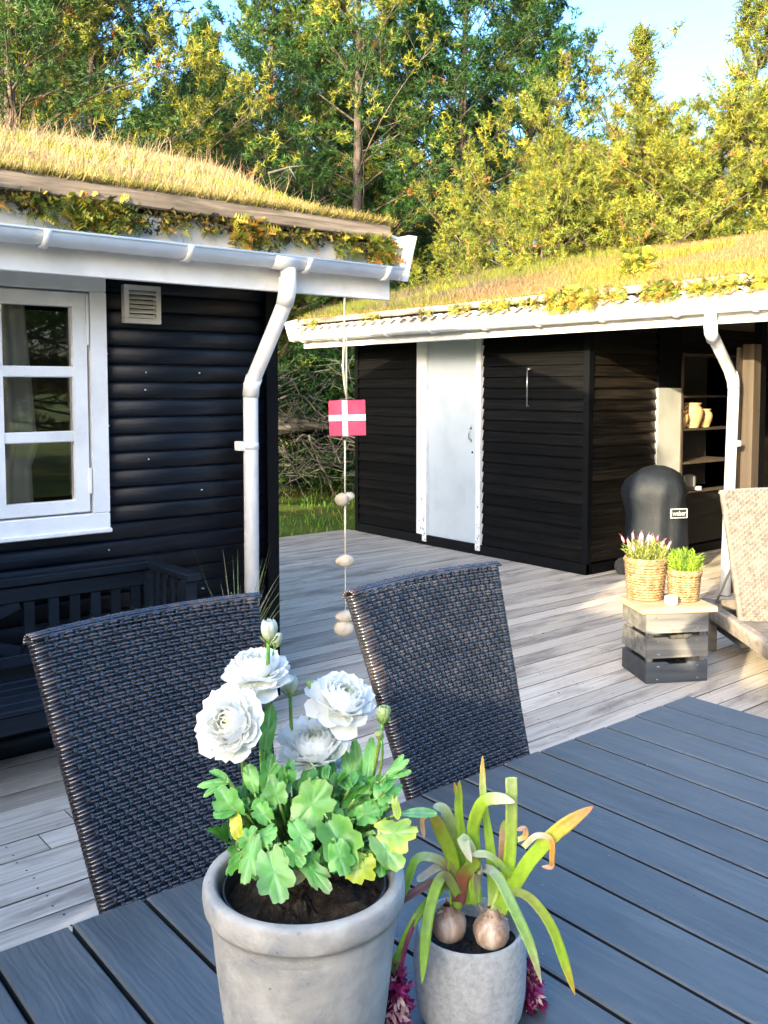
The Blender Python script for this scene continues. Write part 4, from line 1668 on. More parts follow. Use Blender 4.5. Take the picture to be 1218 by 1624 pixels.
# ------------------------------------------------------------------ table
table = thing('garden_table', 'dark grey slatted garden table with composite boards, in the foreground', 'table', (1.2, .8, 0))
TX0 = 2.173
TY0, TY1 = .38, 1.362
xi = TX0
k = 0
while xi > -.55:
    tbm = MB().bbox((0, 0, -.024), (.1125, TY1 - TY0 + random.uniform(-.002, .002), 0), .003)
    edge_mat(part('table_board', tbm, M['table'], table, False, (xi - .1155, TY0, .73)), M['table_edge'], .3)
    xi -= .12
    k += 1
fr2 = MB()
fr2.box((-.55, TY1 - .10, .66), (TX0 - .05, TY1 - .05, .703))
fr2.box((-.55, TY0 + .05, .66), (TX0 - .05, TY0 + .10, .703))
fr2.box((TX0 - .09, TY0 + .10, .661), (TX0 - .05, TY1 - .10, .704))
fr2.box((-.55, TY0 + .10, .661), (-.51, TY1 - .10, .704))
part('frame', fr2, M['black_plain'], table)
for x in (-.54, TX0 - .13):
    for y in (TY0 + .05, TY1 - .12):
        part('leg', MB().bbox((x, y, 0), (x + .07, y + .07, .66), .004), M['black_plain'], table)

# ------------------------------------------------------------------ sun lounger
lo = thing('sun_lounger', 'taupe wicker sun lounger with raised back, cut off by the right edge', 'lounger', (4.75, 2.2, 0))
lA = Vector((4.325, 2.27, 0))
lD = Vector((.636, .77, 0)).normalized()
lW = Vector((.77, -.636, 0)).normalized()
LZ = .285


def lp(along, across, z):
    return lA + lD * along + lW * across + Vector((0, 0, z))


def lbox(mb, a0, a1, w0, w1, z0, z1):
    mt = Matrix(((lD.x, lW.x * -1, 0, lA.x), (lD.y, lW.y * -1, 0, lA.y), (0, 0, 1, 0), (0, 0, 0, 1)))
    mb.bbox((a0, -w1, z0), (a1, -w0, z1), .008, mt)


fr3 = MB()
lbox(fr3, -1.1, 1.02, 0, .045, LZ - .075, LZ)
lbox(fr3, -1.1, 1.02, .655, .70, LZ - .075, LZ)
lbox(fr3, .98, 1.02, .045, .655, LZ - .074, LZ - .001)
lbox(fr3, -1.1, -1.06, .045, .655, LZ - .074, LZ - .001)
lbox(fr3, -1.06, .48, .045, .655, LZ - .05, LZ - .004)
part('frame', fr3, M['wicker_tan'], lo)
rg = random.Random(9)
wv_ = MB()
for i in range(212):
    a_ = -1.095 + i * .01
    pts = [lp(a_, -.003, LZ - .074), lp(a_ + .004, -.005 - .002 * (i % 2), LZ - .04), lp(a_, -.003, LZ - .004), lp(a_ + .002, .006, LZ + .002), lp(a_, .044, LZ + .002)]
    wv_.tube(pts, .0042, 5, False)
part('frame_wrap', wv_, M['wicker_tan'], lo, True, kind='stuff')
th = math.atan2(.68, .30)
bu = (lD * math.cos(th) + Vector((0, 0, math.sin(th)))).normalized()
bn = (lD * -math.sin(th) + Vector((0, 0, math.cos(th)))).normalized()
bo = lp(.50, .035 + .315, LZ - .01)


def tfl(x, n, s):
    return bo + lW * x + bu * s + bn * n


core, st, sk = woven_panel(.63, .65, .745, .034, 52, 34, tfl, .0026, 0, .018)
bk = part('backrest', core, M['wicker_tan'], lo)
part('woven_strands', st, M['wicker_tan'], bk, True)
part('woven_stakes', sk, M['wicker_tan'], bk, True)
part('strut', MB().tube([lp(.98, .08, LZ - .03), lp(.72, .08, LZ + .26)], .008, 8), M['metal'], lo)
part('strut', MB().tube([lp(.98, .60, LZ - .03), lp(.72, .60, LZ + .26)], .008, 8), M['metal'], lo)
for a_ in (-1.0, .88):
    for w_ in (.01, .64):
        m_ = MB()
        lbox(m_, a_, a_ + .05, w_, w_ + .05, 0, LZ - .075)
        part('leg', m_, M['wicker_tan'], lo)
m_ = MB()
lbox(m_, .52, .97, .06, .64, .12, .15)
part('under_back_shade', m_, M['rubber'], lo)  # black sheet added as the shade in the opening below the raised back
for i in range(4):
    m_ = MB()
    lbox(m_, .54 + i * .11, .57 + i * .11, .05, .65, LZ - .06, LZ - .035)
    part('support_bar', m_, M['rubber'], lo)

# ------------------------------------------------------------------ big pot with white flowers
P1 = Vector((.582, .854, .73))
pot1 = thing('concrete_pot', 'large weathered grey concrete flower pot with a rolled rim, in the foreground', 'pot', tuple(P1))
prf = [(0, .0), (.078, .0), (.082, .006), (.088, .06), (.096, .12), (.103, .18), (.1070, .218), (.1085, .231), (.1125, .2335), (.1148, .238), (.1158, .248), (.1155, .2575), (.1138, .2625), (.104, .2645), (.0995, .261), (.098, .244), (.0965, .20), (.09, .10), (.08, .02), (0, .018)]
fine_ = []
for (a0, b0_), (a1, b1_) in zip(prf[:-1], prf[1:]):
    fine_ += [(a0 + (a1 - a0) * t, b0_ + (b1_ - b0_) * t) for t in (0, .5)]
part('body', MB().lathe(fine_[:13], tuple(P1), 96, 1, .006), M['concrete'], pot1, True)
part('rim', MB().lathe(fine_[12:], tuple(P1), 96, 1, .006), M['concrete'], pot1, True)
ip = thing('nursery_pot', 'black plastic nursery pot sitting inside the big concrete pot', 'pot', tuple(P1 + Vector((0, 0, .05))))
part('body', MB().lathe([(.068, .03), (.0905, .236), (.0935, .238), (.0945, .244), (.0945, .252), (.0925, .254), (.0905, .252), (.0895, .20)], tuple(P1), 72), M['black_plastic'], ip, True)
sm = MB()
vs, fs = [], []
rg = random.Random(12)
NR, NS = 14, 48
for i in range(NR + 1):
    for k in range(NS):
        a = 2 * math.pi * k / NS
        r_ = .0895 * i / NR
        vs.append((P1.x + r_ * math.cos(a), P1.y + r_ * math.sin(a), P1.z + .234 + rg.uniform(-.003, .004) + .006 * math.sin(a * 2 + i * .4)))
for i in range(NR):
    for k in range(NS):
        k2 = (k + 1) % NS
        fs.append((i * NS + k, (i + 1) * NS + k, (i + 1) * NS + k2, i * NS + k2))
sm.add(vs, fs)
part('soil', sm, M['soil'], ip)

ran = thing('white_ranunculus', 'white ranunculus plant with layered blooms and lobed leaves in the big pot', 'plant', tuple(P1 + Vector((0, 0, .225))))


def frame(axis, hint=Vector((.3, .2, 1))):
    z = axis.normalized()
    x = hint.cross(z)
    if x.length < 1e-3:
        x = Vector((1, 0, 0)).cross(z)
    x.normalize()
    return x, z.cross(x), z


def petal_mesh(fr, c, az, aw, Lp, th0, th1, rb, seed, col0, col1, mb, droop=0):
    x, y_, z = fr
    rg = random.Random(seed)
    nu, nv = 7, 6
    vs, cols = [], []
    ruf = rg.uniform(0, 6)
    for j in range(nu):
        u = -1 + 2 * j / (nu - 1)
        rr, hh2 = rb, 0
        edge = 1 - .20 * u * u - .10 * u ** 4 + .035 * math.sin(u * 8 + ruf)
        if abs(u) < .2:
            edge -= .03
        pr_ = (rr, hh2)
        for i in range(nv + 1):
            t = i / nv
            if i:
                th_ = th0 + (th1 - th0) * (t ** .9) + droop * t * t
                st_ = Lp * edge / nv
                rr += math.sin(th_) * st_
                hh2 += math.cos(th_) * st_
            wid = aw * (.55 + .45 * math.sin(math.pi * min(1, t * .75 + .1)))
            a = az + u * wid
            rad = rr * (1 - .05 * u * u) + .0005 * math.sin(t * 5 + ruf)
            lift = .05 * Lp * u * u * (t) + .012 * Lp * math.sin(u * 9 + ruf) * t * t
            vs.append(c + x * (rad * math.cos(a)) + y_ * (rad * math.sin(a)) + z * (hh2 + lift))
            q = t
            cols.append(tuple(col0[k] * (1 - q) + col1[k] * q for k in range(3)))
    n1 = nv + 1
    fs = [(j * n1 + i, (j + 1) * n1 + i, (j + 1) * n1 + i + 1, j * n1 + i + 1) for j in range(nu - 1) for i in range(nv)]
    mb.add(vs, fs, cols)


WHT, CRM = (.88, .89, .90), (.82, .85, .74)


def flower(px_, py_, d, axis, rad, open_, seed, rings=9):
    c = at(px_, py_, d)
    rg = random.Random(seed)
    fr = frame(axis)
    rad *= .92
    c0 = c - fr[2] * rad * .45
    core_ = MB()
    fl_ = None
    outer = []
    for k in range(rings):
        q = k / (rings - 1)
        n = int(5 + q * 4)
        Lp = rad * (.62 + .70 * q)
        tt = R(4 + q ** 1.25 * open_)
        for i in range(n):
            az = 2 * math.pi * (i + rg.uniform(-.2, .2)) / n + k * 1.1
            aw = R(62 - 22 * q) * rg.uniform(.9, 1.1)
            colr = tuple(a * (1 - q) ** 4 + b_ * (1 - (1 - q) ** 4) for a, b_ in zip((.74, .80, .42), WHT))
            if q > .72:
                mb = MB()
                petal_mesh(fr, c0, az, aw, Lp * rg.uniform(.92, 1.1), tt + R(38), tt - R(22) + R(rg.uniform(-10, 12)), .003, rg.random(), CRM, WHT, mb, R(rg.choice([0, 5, 25]) if q > .9 else 0))
                outer.append(mb)
            else:
                petal_mesh(fr, c0, az, aw * 1.1, Lp * (1.18 - .2 * q), tt + R(62) - R(10) * q, tt - R(78) + R(44) * q, .002 + .002 * k * .3, rg.random(), CRM, colr, core_)
    fl_ = part('flower', core_, M['petal'], ran, True)
    for mb in outer:
        part('petal', mb, M['petal'], fl_, True)
    return c0 - fr[2] * .002, fr[2]


def bud(px_, py_, d, axis, r, col, green):
    c = at(px_, py_, d)
    fr = frame(axis)
    mb = MB()
    for k in range(4):
        for i in range(5):
            petal_mesh(fr, c - fr[2] * r * .8, 2 * math.pi * i / 5 + k * .6, R(62), r * (1.9 + .1 * k), R(62 + k * 4), R(-52 + k * 8), .001, k * 5 + i, green, tuple(a * (1 - k * .03) for a in col), mb)
    f_ = part('bud', mb, M['petal'], ran, True)
    sp = MB()
    for i in range(5):
        petal_mesh(fr, c - fr[2] * r * .92, 2 * math.pi * i / 5, R(22), r * 1.1, R(85), R(25), .001, i, (.16, .30, .05), (.24, .36, .08), sp)
    part('sepals', sp, M['leaf'], f_, True)
    return c - fr[2] * r * .85, fr[2]


toC = -FW
def dirn(r_, u_, c_):
    """direction given as right / up / towards camera components"""
    return (RT * r_ + Vector((0, 0, 1)) * u_ + Vector((toC.x, toC.y, 0)).normalized() * c_).normalized()


def stem(p_end, ax, base_px, r=.0024, bow=0.0):
    b_ = onz(base_px[0], base_px[1], P1.z + .225)
    a1 = p_end - ax * .025
    mid = (b_ + a1) / 2 + RT * bow
    pts = []
    P_ = [b_, mid, a1, p_end]
    for i in range(13):
        t = i / 12
        # quadratic-ish through control points
        q1 = P_[0].lerp(P_[1], t)
        q2 = P_[1].lerp(P_[2], t)
        q3 = P_[2].lerp(P_[3], t)
        pts.append(q1.lerp(q2, t).lerp(q2.lerp(q3, t), t))
    cols = [(.20 + .08 * math.sin(i), .36, .07) for i in range(13)]
    part('stem', MB().tube(pts, r, 8, True, cols), M['leaf'], ran, True)


D0 = 1.06
for (px_, py_, d, ax, rad, op, sd, bp, bw) in [
    (406, 1052, 1.08, dirn(-.08, .97, .16), .036, 92, 1, (425, 1360), -.004),
    (362, 1146, 1.02, dirn(-.30, .42, .86), .035, 70, 2, (410, 1370), -.014),
    (547, 1102, 1.10, dirn(.30, .80, .42), .0355, 84, 3, (445, 1370), .012),
    (498, 1180, 1.11, dirn(-.10, .90, .40), .043, 52, 4, (500, 1350), 0),
    (535, 1222, 1.16, dirn(.12, .80, .30), .030, 70, 5, (520, 1340), 0)]:
    e, a_ = flower(px_, py_, d, ax, rad, op, sd)
    stem(e, a_, bp, .0027, bw)
for (px_, py_, d, ax, r_, col, gr, bp) in [
    (426, 1003, 1.05, dirn(.05, .97, .15), .0135, (.84, .86, .80), (.55, .66, .35), (418, 1360)),
    (438, 1016, 1.10, dirn(.2, .9, -.2), .009, (.80, .83, .68), (.55, .66, .35), (430, 1350)),
    (460, 1089, 1.11, dirn(.0, 1, .1), .0130, (.80, .83, .68), (.50, .62, .30), (470, 1350)),
    (491, 1086, 1.12, dirn(.0, 1, .1), .0058, (.55, .68, .32), (.30, .48, .12), (490, 1340)),
    (608, 1135, 1.08, dirn(.12, 1, .1), .0110, (.62, .74, .36), (.30, .50, .12), (565, 1365)),
    (602, 1166, 1.07, dirn(-.3, .9, .1), .0062, (.55, .66, .35), (.30, .48, .12), (560, 1365))]:
    e, a_ = bud(px_, py_, d, ax, r_, col, gr)
    stem(e, a_, bp, .0022 if r_ > .009 else .0017)

G1, G2, G3, YE = (.095, .30, .055), (.17, .42, .11), (.05, .18, .035), (.50, .58, .08)


def leaf(j, t, wpx, d0, d1, facing, col, edge, seed, lob=.14, base=None):
    """joint px, tip px, width px"""
    rg = random.Random(seed)
    J, T_ = at(*j, d0), at(*t, d1)
    Y = T_ - J
    L = Y.length
    Y = Y.normalized()
    N_ = (dirn(*facing))
    N_ = (N_ - Y * N_.dot(Y)).normalized()
    X = Y.cross(N_)
    Wd = wpx * .76 * (d0 + d1) / 2 / FPX
    nr, ns = 5, 54
    vs, cols = [], []
    ph = rg.uniform(0, 6)
    cup = rg.uniform(-.18, .28) * Wd
    c_ = J + Y * L * .48
    vs.append(c_ + N_ * 0)
    cols.append(col)
    for i in range(1, nr + 1):
        q = i / nr
        for k in range(ns):
            a = 2 * math.pi * k / ns       # a=0 at the tip
            ta = math.atan2(math.sin(a), math.cos(a))
            m_ = 1 - lob * .9 * q ** 2 * (math.exp(-((abs(ta) - .62) / .16) ** 2) + .8 * math.exp(-((abs(ta) - 1.55) / .18) ** 2)) + .035 * q ** 3 * math.cos(18 * a + ph)
            if abs(a - math.pi) < .45:
                m_ *= .72
            yy = math.cos(a) * L * .52 * q * m_
            xx = math.sin(a) * Wd * .56 * q * m_ * (1.0 + .22 * math.cos(a))
            zz = cup * (xx / (Wd * .5)) ** 2 + .10 * Wd * q * q * math.sin(2 * a + ph) - .10 * L * (yy / (L * .5)) ** 2 * .6
            zz += .045 * Wd * q ** 2 * math.sin(5 * a + ph)
            zz -= .05 * Wd * math.exp(-(xx / (Wd * .06)) ** 2) + .03 * Wd * math.exp(-((abs(xx) - yy * .55) / (Wd * .07)) ** 2) * (yy > 0)
            vs.append(c_ + Y * yy + X * xx + N_ * zz)
            e_ = q ** 3
            vein = .10 * math.exp(-(xx / (Wd * .05)) ** 2) + .035 * max(0, math.cos(5 * a + .5 * math.sin(3 * a + ph))) ** 8 * (1 - q * .6) + .02 * math.sin(4 * a + 5 * q + ph) - .02
            cols.append(tuple(col[m2] * (1 - e_) + edge[m2] * e_ + vein for m2 in range(3)))
    fs = [(0, 1 + k, 1 + (k + 1) % ns) for k in range(ns)]
    for i in range(nr - 1):
        for k in range(ns):
            k2 = (k + 1) % ns
            fs.append((1 + i * ns + k, 1 + (i + 1) * ns + k, 1 + (i + 1) * ns + k2, 1 + i * ns + k2))
    lfm = part('leaf', MB().add(vs, fs, cols), M['leaf'], ran, True)
    # stalk
    bp = base or (480 + (j[0] - 480) * .35, 1372)
    b_ = onz(bp[0], bp[1], P1.z + .226)
    if (b_ - J).length > .012:
        mid = (b_ + J) / 2 + Vector((0, 0, .012))
        pts = [b_.lerp(mid, t_).lerp(mid.lerp(J, t_), t_) for t_ in [i / 6 for i in range(7)]] + [J + Y * L * .10]
        part('stalk', MB().tube(pts, [.0020] * 6 + [.0015, .0008], 6, True, [(.24, .42, .10)] * 8), M['leaf'], lfm, True)


LV = [
    # joint, tip, width, d0, d1, facing, col, edge
    ((424, 1340), (446, 1432), 72, .99, .96, (.1, .5, .85), G2, (.26, .42, .16)),
    ((404, 1318), (386, 1402), 42, 1.0, .97, (-.3, .4, .8), G2, (.22, .40, .12)),
    ((395, 1330), (440, 1318), 50, 1.01, 1.0, (0, .8, .5), G2, G2),
    ((470, 1352), (524, 1412), 40, 1.0, .97, (.2, .6, .7), G1, (.20, .30, .12)),
    ((462, 1298), (492, 1350), 42, 1.0, .98, (.3, .4, .8), G2, G2),
    ((470, 1310), (520, 1240), 76, 1.02, 1.03, (.2, .5, .8), G2, (.25, .44, .14)),
    ((515, 1290), (560, 1378), 78, 1.02, .98, (.1, .6, .8), (.09, .26, .05), (.22, .42, .10)),
    ((575, 1345), (560, 1398), 74, 1.0, .98, (0, .7, .7), (.34, .46, .07), YE),
    ((592, 1318), (636, 1378), 66, 1.0, .97, (.2, .7, .6), (.21, .40, .12), (.34, .48, .10)),
    ((590, 1322), (662, 1318), 76, 1.0, .99, (.1, .8, .5), (.26, .44, .10), YE),
    ((530, 1330), (548, 1388), 52, .99, .97, (0, .6, .8), G1, G2),
    ((382, 1300), (345, 1250), 52, 1.03, 1.03, (-.3, .6, .6), G2, G2),
    ((362, 1238), (312, 1244), 20, 1.04, 1.04, (0, .9, .4), G2, G2),
    ((362, 1236), (332, 1222), 17, 1.04, 1.04, (0, .9, .4), G2, G2),
    ((362, 1240), (322, 1262), 14, 1.04, 1.03, (0, .9, .4), G1, G2),
    ((378, 1335), (372, 1288), 26, 1.02, 1.03, (-.2, .2, .9), (.45, .45, .05), YE),
    ((375, 1285), (338, 1292), 24, 1.03, 1.02, (-.2, .8, .5), G1, G2),
    ((418, 1200), (430, 1118), 30, 1.07, 1.08, (0, .2, 1), G2, G2),
    ((420, 1260), (432, 1195), 34, 1.05, 1.07, (.1, .2, 1), G1, G2),
    ((405, 1262), (392, 1212), 30, 1.05, 1.06, (-.2, .3, 1), G2, G2),
    ((440, 1272), (464, 1205), 36, 1.04, 1.06, (.2, .3, .9), G1, G2),
    ((445, 1280), (430, 1236), 46, 1.03, 1.03, (0, .4, .9), G2, (.22, .38, .16)),
    ((475, 1262), (500, 1218), 36, 1.07, 1.08, (.1, .4, .9), G2, G2),
    ((515, 1275), (552, 1224), 42, 1.07, 1.08, (.2, .4, .9), (.06, .16, .05), G1),
    ((520, 1262), (528, 1206), 20, 1.10, 1.12, (.2, .4, .9), G3, G1),
    ((545, 1290), (588, 1248), 44, 1.06, 1.06, (.2, .5, .8), G1, G2),
    ((570, 1250), (562, 1172), 24, 1.10, 1.12, (0, .3, 1), G1, G2),
    ((560, 1255), (545, 1188), 22, 1.10, 1.12, (0, .3, 1), G2, G2),
    ((580, 1252), (590, 1168), 22, 1.09, 1.12, (0, .3, 1), G2, G2),
    ((598, 1240), (628, 1268), 52, 1.05, 1.03, (.2, .7, .6), G1, G2),
    ((610, 1232), (648, 1204), 15, 1.05, 1.05, (.2, .7, .6), G2, G2),
    ((612, 1234), (652, 1222), 13, 1.05, 1.05, (.2, .7, .6), G1, G2),
    ((612, 1236), (640, 1196), 12, 1.05, 1.06, (.2, .7, .6), G2, G2),
    ((625, 1262), (632, 1300), 16, 1.03, 1.02, (.2, .5, .8), (.3, .42, .08), YE),
    ((400, 1290), (438, 1262), 40, 1.03, 1.04, (0, .6, .8), G1, G2),
    ((430, 1305), (405, 1275), 38, 1.02, 1.03, (-.1, .6, .8), G2, G2),
    ((500, 1330), (470, 1290), 40, 1.03, 1.04, (0, .7, .7), G1, G2),
    ((452, 1336), (482, 1372), 40, .99, .98, (0, .7, .7), G1, G2),
    ((540, 1310), (512, 1268), 44, 1.04, 1.06, (0, .6, .8), G2, G2),
    ((560, 1300), (600, 1282), 44, 1.03, 1.03, (.1, .7, .7), G1, G2),
    ((490, 1372), (462, 1400), 26, 1.0, .98, (0, .7, .7), (.26, .26, .10), (.36, .30, .14)),
    ((585, 1300), (612, 1262), 34, 1.03, 1.05, (.1, .7, .7), G2, G2),
    ((385, 1350), (404, 1310), 34, 1.01, 1.02, (-.1, .5, .8), G1, G2),
    ((510, 1240), (498, 1200), 26, 1.09, 1.1, (0, .3, 1), G1, G2),
    ((630, 1290), (694, 1288), 20, 1.03, 1.04, (.1, .8, .5), (.14, .30, .16), G2),
]
for i, a_ in enumerate(LV):
    leaf(*a_[:8], seed=i * 3 + 1, lob=.30 if a_[2] > 30 else .04)
# fine divided foliage between
rg = random.Random(77)
for i in range(120):
    x0 = rg.uniform(365, 625)
    y0 = rg.uniform(1230, 1340) + abs(x0 - 500) * .15
    an = rg.uniform(-1.2, 1.2) - math.pi / 2
    L = rg.uniform(22, 46)
    leaf((x0, y0), (x0 + math.cos(an) * L, y0 + math.sin(an) * L * .8), rg.uniform(14, 26), rg.uniform(1.03, 1.11), rg.uniform(1.03, 1.12),
         (rg.uniform(-.5, .5), .7, .6), rg.choice([G1, G2, G3, G1]), rg.choice([G1, G2, G2]), 900 + i, .12)

rg = random.Random(55)
for i in range(26):
    x0 = rg.uniform(372, 600)
    y0 = rg.uniform(1335, 1362)
    an = math.pi / 2 + rg.uniform(-1.1, 1.1)
    L = rg.uniform(26, 46)
    leaf((x0, y0), (x0 + math.cos(an) * L, y0 + math.sin(an) * L), rg.uniform(22, 40), rg.uniform(.99, 1.03), rg.uniform(.985, 1.02),
         (rg.uniform(-.4, .4), .7, .6), rg.choice([G1, G2, G3]), rg.choice([G1, G2, G2]), 1300 + i, .28)

# ------------------------------------------------------------------ small pot with spent hyacinths
P2 = Vector((.816, .82, .73))
pot2 = thing('concrete_pot', 'small pale concrete pot with rounded sides holding spent bulbs', 'pot', tuple(P2))
prf = [(0, 0), (.050, 0), (.060, .006), (.068, .022), (.0715, .045), (.073, .075), (.0725, .105), (.070, .124), (.0685, .1295), (.066, .131), (.0635, .129), (.062, .115), (.062, .04), (0, .03)]
fine_ = []
for (a0, b0_), (a1, b1_) in zip(prf[:-1], prf[1:]):
    fine_ += [(a0 + (a1 - a0) * t, b0_ + (b1_ - b0_) * t) for t in (0, .5)]
part('body', MB().lathe(fine_, tuple(P2), 80, 1, .004), M['concrete_pale'], pot2, True)
sm = MB()
vs, fs = [], []
for i in range(NR + 1):
    for k in range(NS):
        a = 2 * math.pi * k / NS
        r_ = .0635 * i / NR
        vs.append((P2.x + r_ * math.cos(a), P2.y + r_ * math.sin(a), P2.z + .104 + rg.uniform(-.002, .003)))
for i in range(NR):
    for k in range(NS):
        k2 = (k + 1) % NS
        fs.append((i * NS + k, (i + 1) * NS + k, (i + 1) * NS + k2, i * NS + k2))
sm.add(vs, fs)
part('soil', sm, M['soil'], pot2)
hyl = thing('hyacinth_plant', 'spent hyacinth on the left bulb with reddish stalks drooping beside the big pot', 'plant', tuple(P2 + Vector((-.03, 0, .11))))
hyr = thing('hyacinth_plant', 'spent hyacinth on the right bulb with long leaves reaching to the right', 'plant', tuple(P2 + Vector((.03, 0, .11))))


def bulb(px_, py_, d, r, par, tilt=0):
    c = at(px_, py_, d)
    mb = MB()
    prf_ = [(.0, -1.0), (.45, -.92), (.80, -.62), (.98, -.2), (1.0, .1), (.88, .45), (.62, .74), (.36, .98), (.26, 1.25)]
    mt = Matrix.Translation(c) @ Matrix.Rotation(tilt, 4, 'Y')
    vs, fs = [], []
    sg = 28
    for i, (a, b_) in enumerate(prf_):
        for k in range(sg):
            an = 2 * math.pi * k / sg
            rr = r * a * (1 + .03 * math.sin(an * 4 + i * .5) + .02 * math.sin(an * 9))
            vs.append(mt @ Vector((rr * math.cos(an), rr * math.sin(an), r * b_ * .95)))
    for i in range(len(prf_) - 1):
        for k in range(sg):
            k2 = (k + 1) % sg
            fs.append((i * sg + k, i * sg + k2, (i + 1) * sg + k2, (i + 1) * sg + k))
    mb.add(vs, fs)
    bb_ = part('bulb', mb, M['bulb'], par, True)
    # papery husk strips round the neck
    rg = random.Random(int(px_))
    hk = MB()
    for i in range(22):
        an = rg.uniform(0, 6.28)
        o_ = Vector((math.cos(an), math.sin(an), 0))
        p = c + Vector((0, 0, r * rg.uniform(.75, 1.0))) + o_ * r * .5
        q = p + o_ * r * rg.uniform(.1, .45) + Vector((0, 0, r * rg.uniform(-.25, .45)))
        sd = o_.cross(Vector((0, 0, 1))) * r * rg.uniform(.04, .14)
        hk.col = (.42, .28, .14)
        hk.add([p - sd, p + sd, q + sd * .5, q - sd * .3], [(0, 1, 2, 3)])
    part('husk', hk, M['strap'], bb_, kind='stuff')


bulb(712, 1466, 1.165, .0225, hyl, -.08)
bulb(779, 1475, 1.160, .0235, hyr, .08)


def cr_spline(P_, n):
    out = []
    m_ = len(P_)
    for i in range(m_ - 1):
        p0, p1, p2, p3 = P_[max(i - 1, 0)], P_[i], P_[i + 1], P_[min(i + 2, m_ - 1)]
        for k in range(n):
            t = k / n
            out.append([.5 * ((2 * b_) + (-a + c) * t + (2 * a - 5 * b_ + 4 * c - d) * t * t + (-a + 3 * b_ - 3 * c + d) * t ** 3) for a, b_, c, d in zip(p0, p1, p2, p3)])
    out.append(list(P_[-1]))
    return out


GS, GB, GP, OR, BR, RD = (.24, .42, .05), (.36, .54, .04), (.56, .62, .30), (.62, .33, .06), (.42, .22, .12), (.20, .05, .07)


def strap(pts, w, cols, par, facing=(0, .3, 1), fold=.22, pointed=True, name='leaf'):
    """pts (zoomed px, zoomed py, depth) in the 590,1180 crop"""
    P_ = [(590 + a / 3.292, 1180 + b_ / 3.292, d) for a, b_, d in pts]
    S = cr_spline(P_, 6)
    n = len(S)
    W_ = [w[0] + (w[1] - w[0]) * min(1, i / (n * .6)) if isinstance(w, tuple) else w for i in range(n)]
    vs, cc = [], []
    pos = [at(*s_) for s_ in S]
    for i, p in enumerate(pos):
        t = i / (n - 1)
        T_ = (pos[min(i + 1, n - 1)] - pos[max(i - 1, 0)]).normalized()
        N_ = dirn(*facing)
        X = T_.cross(N_)
        X = X.normalized() if X.length > .15 else T_.cross(dirn(facing[0] + .6, facing[1], facing[2])).normalized()
        N2 = X.cross(T_)
        wd = W_[i] / 3.292 * S[i][2] / FPX / 2
        if pointed and t > .78:
            wd *= max(.06, 1 - ((t - .78) / .22) ** 1.8)
        else:
            wd *= 1
        fc = t * (len(cols) - 1)
        k = min(int(fc), len(cols) - 2)
        fcc = fc - k
        c = tuple(cols[k][m2] * (1 - fcc) + cols[k + 1][m2] * fcc for m2 in range(3))
        for j in (-1, -.55, 0, .55, 1):
            vs.append(p + X * wd * j + N2 * (-fold * wd * (1 - j * j)))
            kk = 1.0 + .12 * abs(j) + .06 * math.sin(i * 1.3 + j * 3)
            cc.append(tuple(x * kk for x in c))
    fs = [(i * 5 + j, i * 5 + j + 1, (i + 1) * 5 + j + 1, (i + 1) * 5 + j) for i in range(n - 1) for j in range(4)]
    back = [tuple(Vector(v_) - Vector((toC.x, toC.y, 0)) * .0012) for v_ in vs]
    o_ = len(vs)
    vs2 = list(vs) + back
    fs2 = fs + [tuple(o_ + q for q in f_[::-1]) for f_ in fs]
    # close rim
    for i in range(n - 1):
        fs2.append((i * 5, (i + 1) * 5, o_ + (i + 1) * 5, o_ + i * 5))
        fs2.append((i * 5 + 4, o_ + i * 5 + 4, o_ + (i + 1) * 5 + 4, (i + 1) * 5 + 4))
    return part(name, MB().add(vs2, fs2, cc + cc), M['strap'], par, True)


# left bulb
strap([(440, 870, 1.165), (432, 740, 1.16), (420, 600, 1.15), (365, 470, 1.14), (300, 345, 1.12)], (66, 72), [GS, GB, GB, (.36, .42, .04), OR], hyl, (.3, .3, 1))
strap([(290, 370, 1.12), (262, 400, 1.115), (272, 490, 1.11)], 24, [BR, OR, (.6, .4, .3)], hyl, (0, .2, 1))
strap([(455, 840, 1.175), (450, 620, 1.18), (420, 450, 1.18), (375, 345, 1.17), (318, 330, 1.16)], 62, [GS, GB, (.34, .42, .12), GP, (.55, .5, .3)], hyl, (-.2, .8, .7))
strap([(490, 840, 1.17), (488, 640, 1.175), (466, 460, 1.18), (452, 330, 1.18), (458, 190, 1.18)], (60, 44), [RD, GS, GB, GB, (.30, .28, .04)], hyl)
strap([(470, 560, 1.175), (446, 380, 1.18), (446, 280, 1.18), (428, 200, 1.175)], 22, [GS, GB, GS, OR], hyl)
strap([(520, 840, 1.165), (535, 600, 1.165), (530, 430, 1.16), (580, 305, 1.15), (660, 285, 1.14), (745, 305, 1.13)], (70, 66), [GS, GS, GB, GB, GP, (.66, .58, .38)], hyl, (.1, .7, .7), .1, True)
strap([(540, 830, 1.155), (530, 680, 1.15), (515, 560, 1.14), (475, 500, 1.13), (520, 620, 1.115)], (60, 62), [GS, GB, GP, GP, (.60, .48, .36)], hyl, (0, .6, .8), .05)
strap([(450, 830, 1.16), (475, 700, 1.15), (520, 640, 1.14), (555, 600, 1.13)], 70, [RD, (.30, .12, .05), GS, (.44, .42, .06)], hyl, (0, .3, 1))
strap([(455, 760, 1.16), (400, 640, 1.15), (300, 590, 1.14), (225, 610, 1.13), (175, 740, 1.115), (120, 870, 1.11), (105, 1000, 1.11)], (44, 50), [GS, (.30, .24, .10), GP, GB, GS, GS, GS], hyl, (-.4, .7, .7))
strap([(450, 790, 1.155), (385, 690, 1.14), (330, 760, 1.12), (285, 960, 1.10), (262, 1250, 1.085)], (44, 58), [GS, (.34, .30, .14), GB, GS, GS], hyl, (0, .5, .9))
